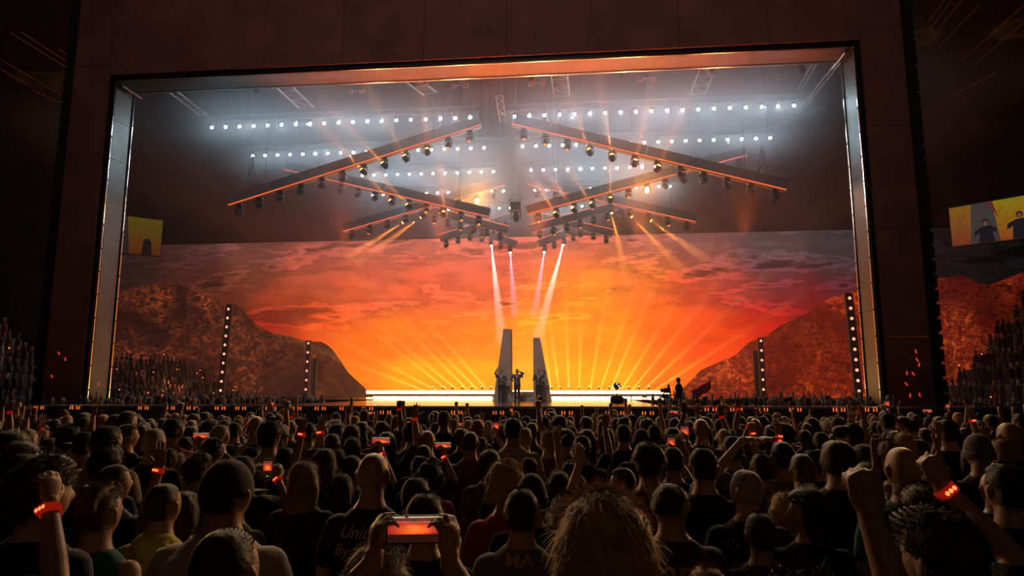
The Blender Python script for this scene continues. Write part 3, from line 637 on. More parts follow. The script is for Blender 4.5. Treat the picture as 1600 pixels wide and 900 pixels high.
HC = Vector((0, .012, 1.618))
def hair_mesh(style, seed=0, strands=1300):
    """a cap of hair over the skull plus loose strands"""
    r = random.Random(seed * 77 + len(style)); bm = new()
    P = dict(short=(.012, .35, .03), crop=(.006, .40, .02), textured=(.022, .30, .055), quiff=(.026, .32, .05), long=(.020, .15, .5), wavy=(.030, .15, .5), bob=(.028, .12, .2), pony=(.013, .2, .03), topknot=(.013, .25, .03), curly=(.055, .25, .06), mohawk=(.008, .35, .03), fringe_full=(.034, .12, .07), thin=(.007, .42, .03))[style]
    th, face, fall = P
    U, V = 44, 30; grid = []
    sx, sy, sz = .076, .097, .116
    def thick(dx, dy, dz):
        # coverage: open at the face and below the hairline at the nape
        t = th
        if dy > 0 and dz < .62: t -= (th + .02) * min(1, max(0, (dy - face * .4) / .25)) * min(1, max(0, (.62 - dz) / .2))
        nape = -.42 if style in ('short', 'crop', 'textured', 'quiff', 'mohawk', 'thin', 'curly', 'pony', 'topknot') else -1.2
        if dz < nape: t -= (th + .02) * min(1, (nape - dz) / .18)
        if abs(dx) > .72 and dz < .12 and abs(dy) < .55 and style in ('short', 'crop', 'mohawk', 'thin', 'textured', 'quiff'): t -= .020 * min(1, (abs(dx) - .72) / .18)
        if style == 'mohawk' and abs(dx) < .45 and dz > .1: t += .028
        if style == 'quiff' and dz > .3: t += .014 * max(0, dy + .5)
        if style in ('textured', 'quiff') and dz > .2: t += .008
        n = mnoise.fractal((dx * 3 + seed * 9, dy * 3, dz * 3), 1, 2, 3)
        t += n * (.35 if style not in ('curly', 'mohawk') else .4) * max(t, 0)
        if style == 'curly': t += .012 * mnoise.cell((dx * 7, dy * 7, dz * 7)) if t > .02 else 0
        return t
    vs = ball(bm, (0, 0, 0), 1, u=U, v=V)
    tips = []
    for v in vs:
        d = v.co.copy(); q_ = (abs(d.x) ** 2.3 + abs(d.y) ** 2.3 + abs(d.z) ** 2.3) ** (1 / 2.3); low = max(0, -d.z)
        t = thick(*d); d = d / q_
        v.co = Vector((d.x * (sx * (1 - .2 * low) + t), d.y * (sy + t), d.z * (sz + t))) + HC
        if t > .004: tips.append((v.co.copy(), d))
    if style in ('long', 'wavy', 'bob', 'fringe_full'):
        zend = {'long': 1.16, 'wavy': 1.20, 'bob': 1.47, 'fringe_full': 1.53}[style]; k = 7; rings = []
        for i in range(k):
            f = i / (k - 1); z = 1.66 + (zend - 1.66) * f
            wv = .012 * math.sin(f * 9 + seed) if style == 'wavy' else 0
            rings.append((wv, -.030 - .035 * f * (1 if z < 1.5 else .3), z, (.098 + (.03 if style == 'wavy' else .012) * math.sin(f * 2.6)) * (1 - .45 * f ** 3), (.078 - .02 * f) * (1 - .3 * f ** 2)))
        loft(bm, rings[::-1], 22)
        for q in rings[1:]:
            for _ in range(60):
                a = r.uniform(math.pi * .98, math.pi * 2.02); tips.append((Vector((q[0] + q[3] * math.cos(a), q[1] + q[4] * math.sin(a), q[2])), Vector((math.cos(a) * .6, math.sin(a) * .6, -1.6))))
    if style == 'pony':
        tube(bm, [(0, -.10, 1.70), (0, -.145, 1.69), (0, -.155, 1.60), (0, -.14, 1.45), (0, -.125, 1.34)], [.018, .026, .030, .024, .006], 12)
    if style == 'topknot': ball(bm, (0, -.05, 1.80), (.043, .043, .038)); ball(bm, (.012, -.06, 1.81), (.03, .034, .03))
    me = remeshed('hair', bm, .010 if style != 'curly' else .009, 5200, 1, .006 if style in ('textured', 'curly', 'mohawk', 'wavy', 'quiff') else .003)
    # loose strands as thin tapering ribbons
    vsx = []; fs = []
    ln = {'crop': .010, 'thin': .014, 'short': .022, 'textured': .032, 'quiff': .034, 'curly': .040, 'mohawk': .026, 'long': .09, 'wavy': .08, 'bob': .06, 'pony': .03, 'topknot': .03, 'fringe_full': .055}[style]
    out_ = {'long': .12, 'wavy': .25, 'bob': .2, 'pony': .1, 'topknot': .1, 'fringe_full': .35}.get(style, .6)
    for _ in range(strands):
        p, d = r.choice(tips); n = Vector((d.x, d.y, d.z * .8)).normalized()
        flow = Vector((d.x * .3, -.4, -.9 if d.z < .6 else -.1)); flow = (flow - n * flow.dot(n)).normalized()
        dirv = (flow * (1 - out_ * .5) + n * out_ + Vector((r.gauss(0, .28), r.gauss(0, .28), r.gauss(0, .2)))).normalized()
        side = dirv.cross(n); side = side.normalized() if side.length > 1e-3 else Vector((1, 0, 0))
        L_ = ln * r.uniform(.5, 1.25); w_ = .0016; p0 = p - n * .006; b = len(vsx); q = p0.copy(); dv = dirv.copy()
        bend = (Vector((0, 0, -.5)) if style not in ('curly', 'mohawk') else Vector((r.gauss(0, .9), r.gauss(0, .9), r.gauss(0, .9))))
        for i in range(4):
            ww = w_ * (1 - i / 3.4); vsx += [q + side * ww, q - side * ww]; q = q + dv * (L_ / 3); dv = (dv + bend * .45).normalized()
        fs += [(b + 2 * i, b + 2 * i + 1, b + 2 * i + 3, b + 2 * i + 2) for i in range(3)]
    bm = new(); bm.from_mesh(me); base = [bm.verts.new(v) for v in vsx]
    for f in fs: bm.faces.new([base[i] for i in f])
    bm.to_mesh(me); bm.free(); me.polygons.foreach_set('use_smooth', [True] * len(me.polygons)); return me
def cap_mesh(kind):
    bm = new(); vs = ball(bm, (0, 0, 0), 1, u=36, v=24)
    for v in vs:
        d = v.co.copy(); zz = max(d.z, -.12 if kind == 'cap' else -.3)
        g = .010 if kind == 'cap' else .016
        v.co = Vector((d.x * (.078 + g), d.y * (.098 + g), zz * (.120 + g) + .012)) + HC
    if kind == 'cap':
        for s in range(9):
            a = math.pi * (.22 + .56 * s / 8); box(bm, HC + Vector((math.cos(a) * .075, .095 + math.sin(a) * .045, -.005)), (.034, .07, .008), Matrix.Rotation(a - math.pi / 2, 3, 'Z'))
        ball(bm, HC + Vector((0, 0, .145)), .008)
    else:
        for k in range(36):
            a = k / 36 * 2 * math.pi; tube(bm, [HC + Vector((math.cos(a) * .099, math.sin(a) * .119, -.035)), HC + Vector((math.cos(a) * .099, math.sin(a) * .119, .012))], .006, 6)
    return remeshed('cap', bm, .006, 3500, 1)
m_skin = mat('skin', rough=.5, obj_color=True, bump=.08, bump_scale=120)
m_cloth = mat('cloth', rough=.9, obj_color=True, bump=.35, bump_scale=26, sheen=.15, vary=.10, vary_scale=9, spec=.2)
m_hair = mat('hair', rough=.58, obj_color=True, vary=.16, vary_scale=30, spec=.35, bump=.25, bump_scale=70)
_cache = {}
def shared(key, fn, m):
    if key not in _cache:
        me = fn(); me.materials.clear(); me.materials.append(m); _cache[key] = me
    return _cache[key]
SKINS = [(.30, .165, .105), (.34, .20, .13), (.26, .14, .09), (.38, .23, .155), (.14, .08, .05)]
HAIRC = dict(black=(.012, .009, .008), brown=(.055, .028, .014), dark=(.025, .015, .010), blond=(.38, .24, .10), grey=(.26, .23, .20), ginger=(.22, .075, .02), fair=(.20, .12, .05), purple=(.20, .02, .22))
band_ring = None
def band_meshes():
    global band_ring
    if band_ring is None:
        bm = new(); n = 20
        for z0, z1, r0, r1 in ((-.014, .014, .0335, .037),):
            rs = []
            for (z, r_) in ((-.014, .0325), (-.013, .0365), (.013, .0365), (.014, .0325)):
                rs.append([bm.verts.new((r_ * math.cos(2 * math.pi * k / n), r_ * math.sin(2 * math.pi * k / n), z)) for k in range(n)])
            for i in range(4):
                for k in range(n): bm.faces.new((rs[i][k], rs[i][(k + 1) % n], rs[(i + 1) % 4][(k + 1) % n], rs[(i + 1) % 4][k]))
        box(bm, (0, -.038, 0), (.046, .012, .026), bevel=.003)
        me = bpy.data.meshes.new('wristband'); bm.to_mesh(me); bm.free(); me.materials.append(glow('glowing_band', (1, .03, .01), .22, False))
        bm = new(); ball(bm, (0, 0, 0), (.0062, .003, .0062), u=10, v=6); ml = bpy.data.meshes.new('led'); bm.to_mesh(ml); bm.free(); ml.materials.append(M['band_led'])
        band_ring = (me, ml)
    return band_ring
def add_band(root, pose, s=1, leds=True, boost=1.0):
    A = POSES[pose][0 if s > 0 else 1]; el = mx(A['el'], s); wr = mx(A['wr'], s); d = (wr - el).normalized(); p = wr - d * .015
    me, ml = band_meshes(); o = link('wristband', me, None, root); o.location = p
    z = d; y = Vector((0, 1, 0)); y = (y - z * y.dot(z)).normalized(); x = y.cross(z)
    o.rotation_euler = Matrix((x, y, z)).transposed().to_euler(); o.scale = (.98, .98, 1.1)
    if leds:
        for k in (-1, 0, 1):
            l = link('led', ml, None, o); l.location = (k * .0145, -.0445, 0)
    return o
GROUPS = {}
def person(loc, height=1.75, hair='short', hcol='dark', skin=0, top='tee', tcol=(.02, .02, .022), pose='down', yaw=0, mirror=False, label=None, group=None, band=None, fine=False, seed=0, cap=None, capcol=(.02, .02, .02), wide=1.0, strands=1300, hood=False, hairscale=1.0, bandleds=True, nohair=False):
    s = height / 1.737
    s = min(s, 1.14)
    r = empty('person', loc, yaw, label, 'person', group)
    r.scale = (s * wide * (-1 if mirror else 1), s * wide, s)
    sk = SKINS[skin % len(SKINS)]
    heavy = 1.22 if wide > 1.08 else 1.0
    b = link('body', shared(('body', pose, fine, heavy), lambda: body_mesh(pose, fine, heavy), m_skin), None, r); b.color = (*sk, 1)
    t = link('hoodie' if hood else {'tee': 'shirt', 'long': 'jacket', 'tank': 'vest'}[top], shared(('top', pose if POSES[pose][2:] == (0, 0) or True else '', top, hood, heavy), lambda: top_mesh(pose, top, hood, heavy), m_cloth), None, r); t.color = (*tcol, 1)
    l = link('trousers', shared(('legs',), trousers_mesh, m_cloth), None, r); l.color = (.02, .022, .03, 1)
    turn, nod = POSES[pose][2:]
    def fit(o):
        rt = Matrix.Rotation(turn, 4, 'Z') @ Matrix.Rotation(nod, 4, 'X'); o.matrix_local = Matrix.Translation(HC) @ rt @ Matrix.Diagonal((hairscale,) * 3 + (1,)) @ Matrix.Translation(-HC)
    if hair != 'bald' and not nohair:
        h = link('hair', shared(('hair', hair, seed % 3, strands), lambda: hair_mesh(hair, seed % 3, strands), m_hair), None, r); h.color = (*HAIRC[hcol], 1); fit(h)
    if cap: c = link(cap, shared(('cap', cap), lambda: cap_mesh(cap), m_cloth), None, r); c.color = (*capcol, 1); fit(c)
    if band: add_band(r, pose, band, bandleds)
    return r
# ------------------------------------------------------------------ the crowd on the floor
BLACK = (.016, .015, .017); NAVY = (.018, .026, .05); GREY = (.10, .10, .11); WHITE_ = (.34, .31, .29); RED = (.30, .03, .03); OLIVE = (.12, .11, .05); TEAL = (.02, .10, .09); YEL = (.42, .36, .06); BEIGE = (.26, .20, .15); BROWN = (.10, .06, .04)
HW = dict(short=.176, crop=.168, textured=.185, quiff=.18, long=.195, wavy=.205, bob=.20, pony=.178, topknot=.178, curly=.25, mohawk=.17, fringe_full=.215, thin=.166, bald=.160)
placed = []                                     # (x, y, px, ytop, t)
def spot(px, ytop, w, hair, zmin=1.57, zmax=1.92):
    t = HW[hair] * F_PX / w; r = ray(px, ytop); z = 2.2 + t * r.z
    if z < zmin: t = (zmin - 2.2) / r.z
    if z > zmax: t = (zmax - 2.2) / r.z
    p = CAM + r * t; return p, t
def put(px, ytop, w, hair, hcol, label, pose='down', top='tee', tcol=BLACK, **kw):
    zx = kw.pop('zmax', 1.92)
    p, t = spot(px, ytop, w, hair, zmax=zx)
    for _ in range(12):                         # two people never stand in the same place
        c = next(((x, y) for x, y, *_r in placed if (x - p.x) ** 2 + (y - p.y) ** 2 < .33 ** 2), None)
        if c is None: break
        t += .09; p = CAM + ray(px, ytop) * t
    placed.append((p.x, p.y, px, ytop, t))
    extra = .012 if hair not in ('bald',) else 0
    if hair in ('curly', 'topknot', 'mohawk', 'quiff', 'fringe_full', 'wavy'): extra = .035
    near = t < 5.5
    return person((p.x, p.y, 0), p.z - extra, hair, hcol, label=label, pose=pose, top=top, tcol=tcol, fine=near and pose not in ('down',), strands=5000 if t < 2.4 else 2200, seed=int(px) % 2, **kw), t
m_font = mat('faded_shirt_print', (.42, .26, .19), .8)
def text_on_back(root, lines, size, z0, x0=0, shear=0.0, leading=1.15, m=m_font, name='shirt_print', mirror_x=False, y_probe=None, spacing=1.0):
    from mathutils.bvhtree import BVHTree
    tm = next(c for c in root.children if c.name.split('.')[0] in ('shirt', 'jacket', 'hoodie'))
    bvh = BVHTree.FromPolygons([v.co for v in tm.data.vertices], [p.vertices for p in tm.data.polygons])
    for i, ln in enumerate(lines):
        cu = bpy.data.curves.new(name, 'FONT'); cu.body = ln; cu.size = size; cu.shear = shear; cu.align_x = 'CENTER'; cu.resolution_u = 3; cu.space_character = spacing; cu.offset = size * .004
        o = bpy.data.objects.new(name, cu); C.objects.link(o); dg = bpy.context.evaluated_depsgraph_get(); me = bpy.data.meshes.new_from_object(o.evaluated_get(dg)); bpy.data.objects.remove(o)
        bm = new(); bm.from_mesh(me); bmesh.ops.subdivide_edges(bm, edges=[e for e in bm.edges if e.calc_length() > .02], cuts=2)
        for v in bm.verts:
            x, z = v.co.x * (-1 if mirror_x else 1) + x0, v.co.y + z0 - i * size * leading
            h, n_, _i, _d = bvh.ray_cast(Vector((x, -.6, z)), Vector((0, 1, 0)))
            v.co = Vector((x, (h.y if h else -.14) - .004, z))
        bm.to_mesh(me); bm.free(); me.materials.clear(); me.materials.append(m); q = link(name, me, None, root)
def shapes_on_back(root, polys, m, name='emblem'):
    from mathutils.bvhtree import BVHTree
    tm = next(c for c in root.children if c.name.split('.')[0] in ('shirt', 'jacket', 'hoodie'))
    bvh = BVHTree.FromPolygons([v.co for v in tm.data.vertices], [p.vertices for p in tm.data.polygons])
    bm = new()
    for poly in polys:
        bm.faces.new([bm.verts.new((x, 0, z)) for x, z in poly])
    bmesh.ops.subdivide_edges(bm, edges=bm.edges[:], cuts=3, use_grid_fill=True)
    bmesh.ops.triangulate(bm, faces=bm.faces[:])
    for v in bm.verts:
        h, *_r = bvh.ray_cast(Vector((v.co.x, -.6, v.co.z)), Vector((0, 1, 0))); v.co.y = (h.y if h else -.14) - .007
    obj(name, bm, m, root)

# --- phones
bmp = new(); box(bmp, (0, 0, 0), (.076, .009, .158), bevel=.0035); PH_ME = bpy.data.meshes.new('case'); bmp.to_mesh(PH_ME); bmp.free(); PH_ME.materials.append(M['black_metal'])
def phone_screen_mat():
    m = bpy.data.materials.new('phone_screen'); m.use_nodes = True; nt = m.node_tree; nt.nodes.clear(); N = nt.nodes.new; L = nt.links.new
    a = N('ShaderNodeAttribute'); a.attribute_name = 'pic'; e = N('ShaderNodeEmission'); e.inputs[1].default_value = 1.25; o = N('ShaderNodeOutputMaterial'); L(a.outputs['Color'], e.inputs[0]); L(e.outputs[0], o.inputs[0]); return m
PSM = phone_screen_mat()
def screen_mesh(horizontal, var):
    r = random.Random(var); nx_, nz_ = (32, 16) if horizontal else (16, 32); W_, H_ = (.146, .068) if horizontal else (.068, .146)
    me = bpy.data.meshes.new('screen'); vsx = [((i / nx_ - .5) * W_, 0, (j / nz_ - .5) * H_) for j in range(nz_ + 1) for i in range(nx_ + 1)]
    me.from_pydata(vsx, [], [(j * (nx_ + 1) + i, j * (nx_ + 1) + i + 1, (j + 1) * (nx_ + 1) + i + 1, (j + 1) * (nx_ + 1) + i) for j in range(nz_) for i in range(nx_)])
    ca = me.color_attributes.new('pic', 'FLOAT_COLOR', 'CORNER'); cols = []
    for j in range(nz_):
        for i in range(nx_):
            u, v = (i + .5) / nx_, (j + .5) / nz_
            if not horizontal: v = (v - .12) / .80
            g = math.exp(-((u - .5) / .40) ** 2 - ((v - .50) / .22) ** 2)
            k = .95 + .5 * mnoise.noise((u * 5 + var * 7, v * 5, 1)) + r.uniform(-.06, .06)
            c = (1.0 * g * k + .10, .20 * g * g * k + .012, .02 * g + .006)
            if v < .30: c = (.022 * k, .005, .003)
            if v > .80: c = (.14 * k, .02, .015)
            if .74 < v < .80: c = (.30 * k, .10, .07)
            if not horizontal and (v < 0 or v > 1): c = (.004, .004, .004)
            if not horizontal and j in (2, 3) and i in (7, 8): c = (.7, .65, .6)
            if not horizontal and j == 2 and i in (3, 12): c = (.3, .28, .26)
            if horizontal and j == nz_ - 1 and i not in (10, 11): c = (.38, .33, .22)
            if horizontal and i == 31 and j in (6, 7, 8): c = (.5, .45, .4)
            cols.append(c)
    buf = [];  [buf.extend([*c, 1] * 4) for c in cols]
    ca.data.foreach_set('color', buf); me.materials.append(PSM); return me
SCR = {(h, v): screen_mesh(h, v) for h in (True, False) for v in range(3)}
def phone(p, horizontal, label, face_cam=.75, var=0, tilt=0.0):
    r = empty('phone', p, 0, label, 'phone', 'phones held up to film the show')
    aim_ = (CAM - Vector(p)).normalized(); y = -(aim_ * face_cam + Vector((0, -1, 0)) * (1 - face_cam)).normalized()
    x = y.cross(Vector((0, 0, 1))).normalized(); z = x.cross(y)
    r.rotation_euler = (Matrix((x, y, z)).transposed() @ Matrix.Rotation(tilt, 3, 'Y')).to_euler()
    c = link('case', PH_ME, None, r)
    if horizontal: c.rotation_euler = (0, R(90), 0)
    s = link('screen', SCR[(horizontal, var % 3)], None, r); s.location = (0, -.0052, 0)
    return r
HOLD = dict(phone_both=Vector((0, .425, 1.60)), phone_over=Vector((0, .41, 1.82)), phone_high=Vector((.150, .330, 1.835)))
def phone_person(px, py, size, horizontal, label_phone, label, hair, hcol, pose=None, tcol=BLACK, top='tee', band=None, mirror=False, **kw):
    t = .155 * F_PX / size; r = ray(px, py); P = CAM + r * t
    if pose is None:
        pose = min(HOLD, key=lambda k: abs(P.z / HOLD[k].z - .985) + (.02 if k == 'phone_over' else 0))
    h = HOLD[pose]
    s = P.z / h.z; s2 = min(1.10, max(.90, s))
    if abs(s - s2) > 1e-6: t = (h.z * s2 - 2.2) / r.z; P = CAM + r * t; s = s2
    height = s * 1.737
    if mirror: h = Vector((-h.x, h.y, h.z))
    root = P - h * s
    for _ in range(8):
        if all((x - root.x) ** 2 + (y - root.y) ** 2 > .3 ** 2 for x, y, *_r in placed): break
        t += .08; P = CAM + r * t; s = P.z / h.z; height = s * 1.737; root = P - h * s
    placed.append((root.x, root.y, *project((root.x, root.y, height)), t))
    person((root.x, root.y, 0), height, hair, hcol, label=label, pose=pose, tcol=tcol, top=top, band=band, fine=t < 6, strands=2200, mirror=mirror, skin=int(px) % 4, **kw)
    phone(P, horizontal, label_phone, var=int(px))
def hand_person(px, py, t, pose, label, hair, hcol, tipz, tipx, band=None, mirror=False, tcol=BLACK, top='tee', **kw):
    r = ray(px, py); P = CAM + r * t; s = min(1.10, max(.90, P.z / tipz)); t2 = (tipz * s - 2.2) / r.z if abs(P.z / tipz - s) > 1e-6 else t
    if t2 < .8 or t2 > 16: t2 = t
    P = CAM + r * t2; root = P - Vector((tipx * (-1 if mirror else 1) * s, .15 * s, 0))
    for _ in range(8):
        if all((x - root.x) ** 2 + (y - root.y) ** 2 > .3 ** 2 for x, y, *_r in placed): break
        root.y += .1; root.x += .1 * (px - 800) / F_PX
    placed.append((root.x, root.y, *project((root.x, root.y, s * 1.737)), t2))
    return person((root.x, root.y, 0), s * 1.737, hair, hcol, label=label, pose=pose, tcol=tcol, top=top, band=band, mirror=mirror, fine=True, strands=5000 if t2 < 2.5 else 2200, skin=int(px) % 4, **kw)

# --- people one can point to, nearest first
hand_person(1362, 662, 1.5, 'point_up', 'person with curly brown hair at the bottom edge raising one finger high', 'curly', 'brown', 2.075, .21, tcol=BROWN)
p_, _t = put(1462, 792, 92, 'quiff', 'dark', 'grey-sided dark-haired person whose raised wrist wears a big red glowing band', pose='band_near', tcol=BLACK, band=1, zmax=1.97)
phone_person(648, 827, 88, True, 'large sideways phone filming in two hands at bottom centre', 'short person under the big sideways phone, mostly hidden below the picture edge', 'short', 'dark', pose='phone_over', tcol=RED)
hand_person(24, 716, 2.35, 'phone_high', 'person at the far left edge lifting a wrist with a round red light', 'short', 'dark', 1.91, .15, band=1, tcol=BLACK)
put(943, 770, 138, 'fringe_full', 'blond', 'big tousled fair-haired head directly in front of the camera', tcol=BROWN, zmax=2.0, skin=1)
put(352, 822, 96, 'crop', 'dark', 'close cropped dark head in the bottom row under the wide pale shirt', tcol=BLACK, zmax=1.95)
put(590, 858, 92, 'textured', 'grey', 'fuzzy grey-haired head poking up at the bottom edge by the big phone', tcol=RED, zmax=1.9)
put(1105, 884, 72, 'short', 'ginger', 'top of a ginger head just showing under the emblem jersey', tcol=BLACK)
put(67, 715, 66, 'quiff', 'dark', 'large dark-haired man in a navy jacket turned to the right', pose='half_turn', mirror=True, top='long', tcol=NAVY, skin=1)
put(159, 751, 58, 'mohawk', 'brown', 'man with curly mohawk top in a dark green tank vest', top='tank', tcol=TEAL, skin=0)
p_, _t = put(354, 722, 60, 'crop', 'black', 'broad man in a black cap and a pale shirt', tcol=WHITE_, cap='cap', wide=1.16, nohair=False)
put(256, 753, 50, 'crop', 'dark', 'short-haired person in a yellow and olive hooded top', top='long', tcol=YEL, hood=True)
put(476, 719, 46, 'wavy', 'fair', 'woman with very long straight hair over a black cape', top='long', tcol=BLACK)
p_, _t = put(583, 707, 45, 'bald', 'dark', 'bald man in a black T-shirt with faded slanted lettering on the back', tcol=(.010, .010, .012), skin=2)
text_on_back(p_, ['United', 'By Music'], .086, 1.335, -.01, .35, 1.05)
text_on_back(p_, ['Eurovision'], .030, 1.19, .02, .3, m=mat('dull_print', (.16, .08, .06), .8))
p_, _t = put(1013, 693, 43, 'textured', 'dark', 'tall man with rough dark hair and the same slanted lettering on his black T-shirt', tcol=(.010, .010, .012), skin=1)
text_on_back(p_, ['United', 'By Music'], .086, 1.335, .0, .35, 1.05)
p_, _t = put(1047, 755, 52, 'short', 'dark', 'man with bowed head in a dark jersey bearing an angular double-B emblem', pose='bowed', tcol=(.050, .048, .055), wide=1.14, skin=1)
mo = mat('orange_print', (.50, .22, .07), .8)
E1 = [(-.008, 1.275), (-.030, 1.30), (-.085, 1.27), (-.060, 1.235), (-.085, 1.195), (-.030, 1.165), (-.008, 1.19)]
for sgn in (-1, 1):
    for poly in ([(.010, 1.30), (.030, 1.30), (.030, 1.165), (.010, 1.165)], [(.030, 1.30), (.052, 1.30), (.088, 1.272), (.078, 1.262), (.048, 1.282), (.030, 1.282)], [(.088, 1.272), (.070, 1.238), (.055, 1.238), (.070, 1.270)], [(.030, 1.244), (.070, 1.238), (.070, 1.228), (.030, 1.224)],
                 [(.070, 1.230), (.092, 1.195), (.076, 1.198), (.056, 1.230)], [(.092, 1.195), (.050, 1.165), (.030, 1.165), (.030, 1.182), (.046, 1.182), (.076, 1.198)]):
        shapes_on_back(p_, [[(x * sgn, z + .06) for x, z in (poly if sgn > 0 else poly[::-1])]], mo)
text_on_back(p_, ['nalcosin'], .10, 1.10, 0, 0, m=mo, spacing=1.1)
p_, _t = put(815, 762, 55, 'short', 'dark', 'dark-haired man in a grey shirt with a lettered scarf round the neck', tcol=(.13, .12, .125), skin=1)
bm = new(); loft(bm, [(0, -.012, 1.405, .125, .112), (0, -.014, 1.43, .132, .118), (0, -.016, 1.465, .100, .098), (0, -.016, 1.495, .085, .088)], 28, cap=False)
sc = link('scarf', remeshed('scarf', bm, .008, 1600, 1, .004), M['curtain'], p_)
cu = bpy.data.curves.new('scarf_lettering', 'FONT'); cu.body = 'MA'; cu.size = .085; cu.extrude = .001; cu.align_x = 'CENTER'; cu.offset = .002
o = bpy.data.objects.new('scarf_lettering', cu); C.objects.link(o); me_ = bpy.data.meshes.new_from_object(o.evaluated_get(bpy.context.evaluated_depsgraph_get())); bpy.data.objects.remove(o)
for v in me_.vertices: x, z = v.co.x * 1.15, v.co.y + 1.40; v.co = Vector((x, -.014 - .135 * math.sqrt(max(.05, 1 - (x / .145) ** 2)) + v.co.z, z))
me_.materials.clear(); me_.materials.append(m_font); link('scarf_lettering', me_, None, p_)
put(664, 769, 60, 'short', 'brown', 'man whose brown hair shows right above the big sideways phone', tcol=NAVY, skin=1)
put(650, 744, 52, 'short', 'dark', 'round dark head just behind the brown-haired man over the phone', tcol=BLACK)
put(1165, 732, 45, 'crop', 'grey', 'grey crop-haired man in a black shirt with pale flowers', tcol=(.014, .016, .022), pose='half_turn', skin=3)
fm = mat('flower_print', (.30, .18, .13), .8)
pr_ = bpy.data.objects[[c.name for c in C.objects if c.get('label', '').startswith('grey crop-haired')][0]]
for fx, fz in ((.05, 1.33), (-.09, 1.22), (.09, 1.12), (-.03, 1.05), (-.12, 1.34), (.02, 1.20)):
    shapes_on_back(pr_, [[(fx + .004 * math.cos(a), fz + .004 * math.sin(a)), (fx + .030 * math.cos(a - .18), fz + .030 * math.sin(a - .18)), (fx + .038 * math.cos(a), fz + .038 * math.sin(a)), (fx + .030 * math.cos(a + .18), fz + .030 * math.sin(a + .18))] for a in [k * 1.2566 for k in range(5)]], fm, 'flower_print')
put(1260, 760, 58, 'wavy', 'black', 'woman with long black hair seen in profile facing left', pose='profile', top='long', tcol=BLACK, skin=3)
put(1225, 772, 40, 'long', 'blond', 'blond long-haired woman between the profile woman and the clapping hands', tcol=OLIVE)
put(1187, 800, 46, 'short', 'dark', 'low dark head whose hands are clapped together under the flowered shirt', pose='clap', tcol=BLACK, zmax=1.7)
put(1445, 762, 66, 'textured', 'brown', 'wavy brown-haired head behind the grey-sided person at bottom right', tcol=BLACK)
put(1570, 722, 56, 'short', 'black', 'large black-haired head behind the red glowing wristband at right', tcol=BLACK)
put(1410, 698, 45, 'bald', 'dark', 'shiny bald head above the upright phone at right', tcol=TEAL, skin=1)
put(1308, 682, 43, 'topknot', 'dark', 'broad dark figure with a topknot left of the raised finger', tcol=(.012, .011, .012), wide=1.15)
put(1467, 726, 48, 'crop', 'dark', 'person in a flat dark cap left of the big wristband', tcol=BLACK, cap='cap')
put(1253, 707, 42, 'crop', 'brown', 'crop-haired man left of the topknot figure', tcol=GREY)
put(1222, 688, 36, 'crop', 'black', 'round dark crop head behind the crop-haired man', tcol=GREY)
put(1097, 751, 42, 'bob', 'dark', 'dark bobbed head between the emblem jersey and the flowered shirt', tcol=BLACK)
put(1098, 698, 42, 'short', 'black', 'dark head left of the arms joined in a ring', tcol=BLACK)
put(1187, 716, 36, 'crop', 'dark', 'round head under the right elbow of the ring of arms', tcol=BLACK)
put(874, 737, 39, 'long', 'dark', 'dark long-haired person in front of the pale speckled rim of the crowd centre', tcol=BLACK)
put(830, 744, 45, 'crop', 'dark', 'head in a smooth dark beanie right of the curly blond head', tcol=BLACK, cap='beanie', capcol=(.03, .025, .02))
put(790, 726, 62, 'curly', 'blond', 'curly golden-haired head left of the beanie', tcol=RED)
put(797, 714, 34, 'short', 'dark', 'dark head peeping over the golden curls', tcol=BLACK)
put(765, 704, 35, 'bob', 'brown', 'bobbed brown head left of the golden curls', tcol=BROWN)
put(672, 724, 41, 'curly', 'black', 'dark curly head with a sequinned red and gold top', tcol=(.30, .07, .03))
put(902, 740, 28, 'short', 'dark', 'dark head between the long-haired person and the praying hands', tcol=BLACK)
put(890, 721, 25, 'short', 'brown', 'small brown head behind the dark long-haired person', tcol=BLACK)
put(972, 730, 36, 'short', 'dark', 'dark-haired person turned to the left behind the big fair head', pose='profile', tcol=BLACK, skin=3)
put(533, 741, 38, 'long', 'dark', 'long dark hair beside the bald man in lettered T-shirt', tcol=BROWN)
put(493, 701, 35, 'bob', 'brown', 'brown bobbed head behind the very long-haired woman', tcol=BLACK)
put(525, 698, 33, 'wavy', 'dark', 'dark wavy head to the left of the bald man', tcol=BLACK)
put(400, 735, 33, 'long', 'black', 'black-haired person in a dotted grey shirt behind the capped man', tcol=GREY)
put(396, 699, 32, 'curly', 'dark', 'dark curly head left of the upright phone', tcol=BLACK)
put(423, 656, 30, 'quiff', 'dark', 'young man with styled hair in a pale striped shirt', tcol=WHITE_, skin=1)
put(400, 650, 24, 'bald', 'dark', 'bald head left of the striped shirt', tcol=WHITE_, skin=2)
put(276, 707, 28, 'long', 'fair', 'long fair hair seen from behind near the round red band', tcol=OLIVE)
put(272, 652, 32, 'short', 'black', 'tall dark-haired man in a red and white top', tcol=RED, wide=1.1)
put(241, 668, 30, 'thin', 'grey', 'nearly bald grey head left of the red and white top', tcol=BLACK)
put(200, 662, 26, 'short', 'brown', 'brown head in the left crowd facing half right', tcol=BLACK, pose='half_turn', mirror=True)
put(179, 724, 41, 'crop', 'dark', 'crop-haired man half turned behind the mohawk', pose='half_turn', mirror=True, tcol=NAVY)
put(168, 664, 38, 'short', 'black', 'big dark head over a tan shirt in the left crowd', tcol=BEIGE, wide=1.12)
put(134, 673, 30, 'short', 'black', 'dark head beside the tan-shirted man', tcol=BEIGE)
put(106, 690, 27, 'crop', 'dark', 'person with a close crop in profile facing right', pose='profile', mirror=True, tcol=BEIGE)
put(36, 693, 42, 'long', 'dark', 'dark long-haired person in profile behind the navy jacket', pose='profile', mirror=True, tcol=BLACK)
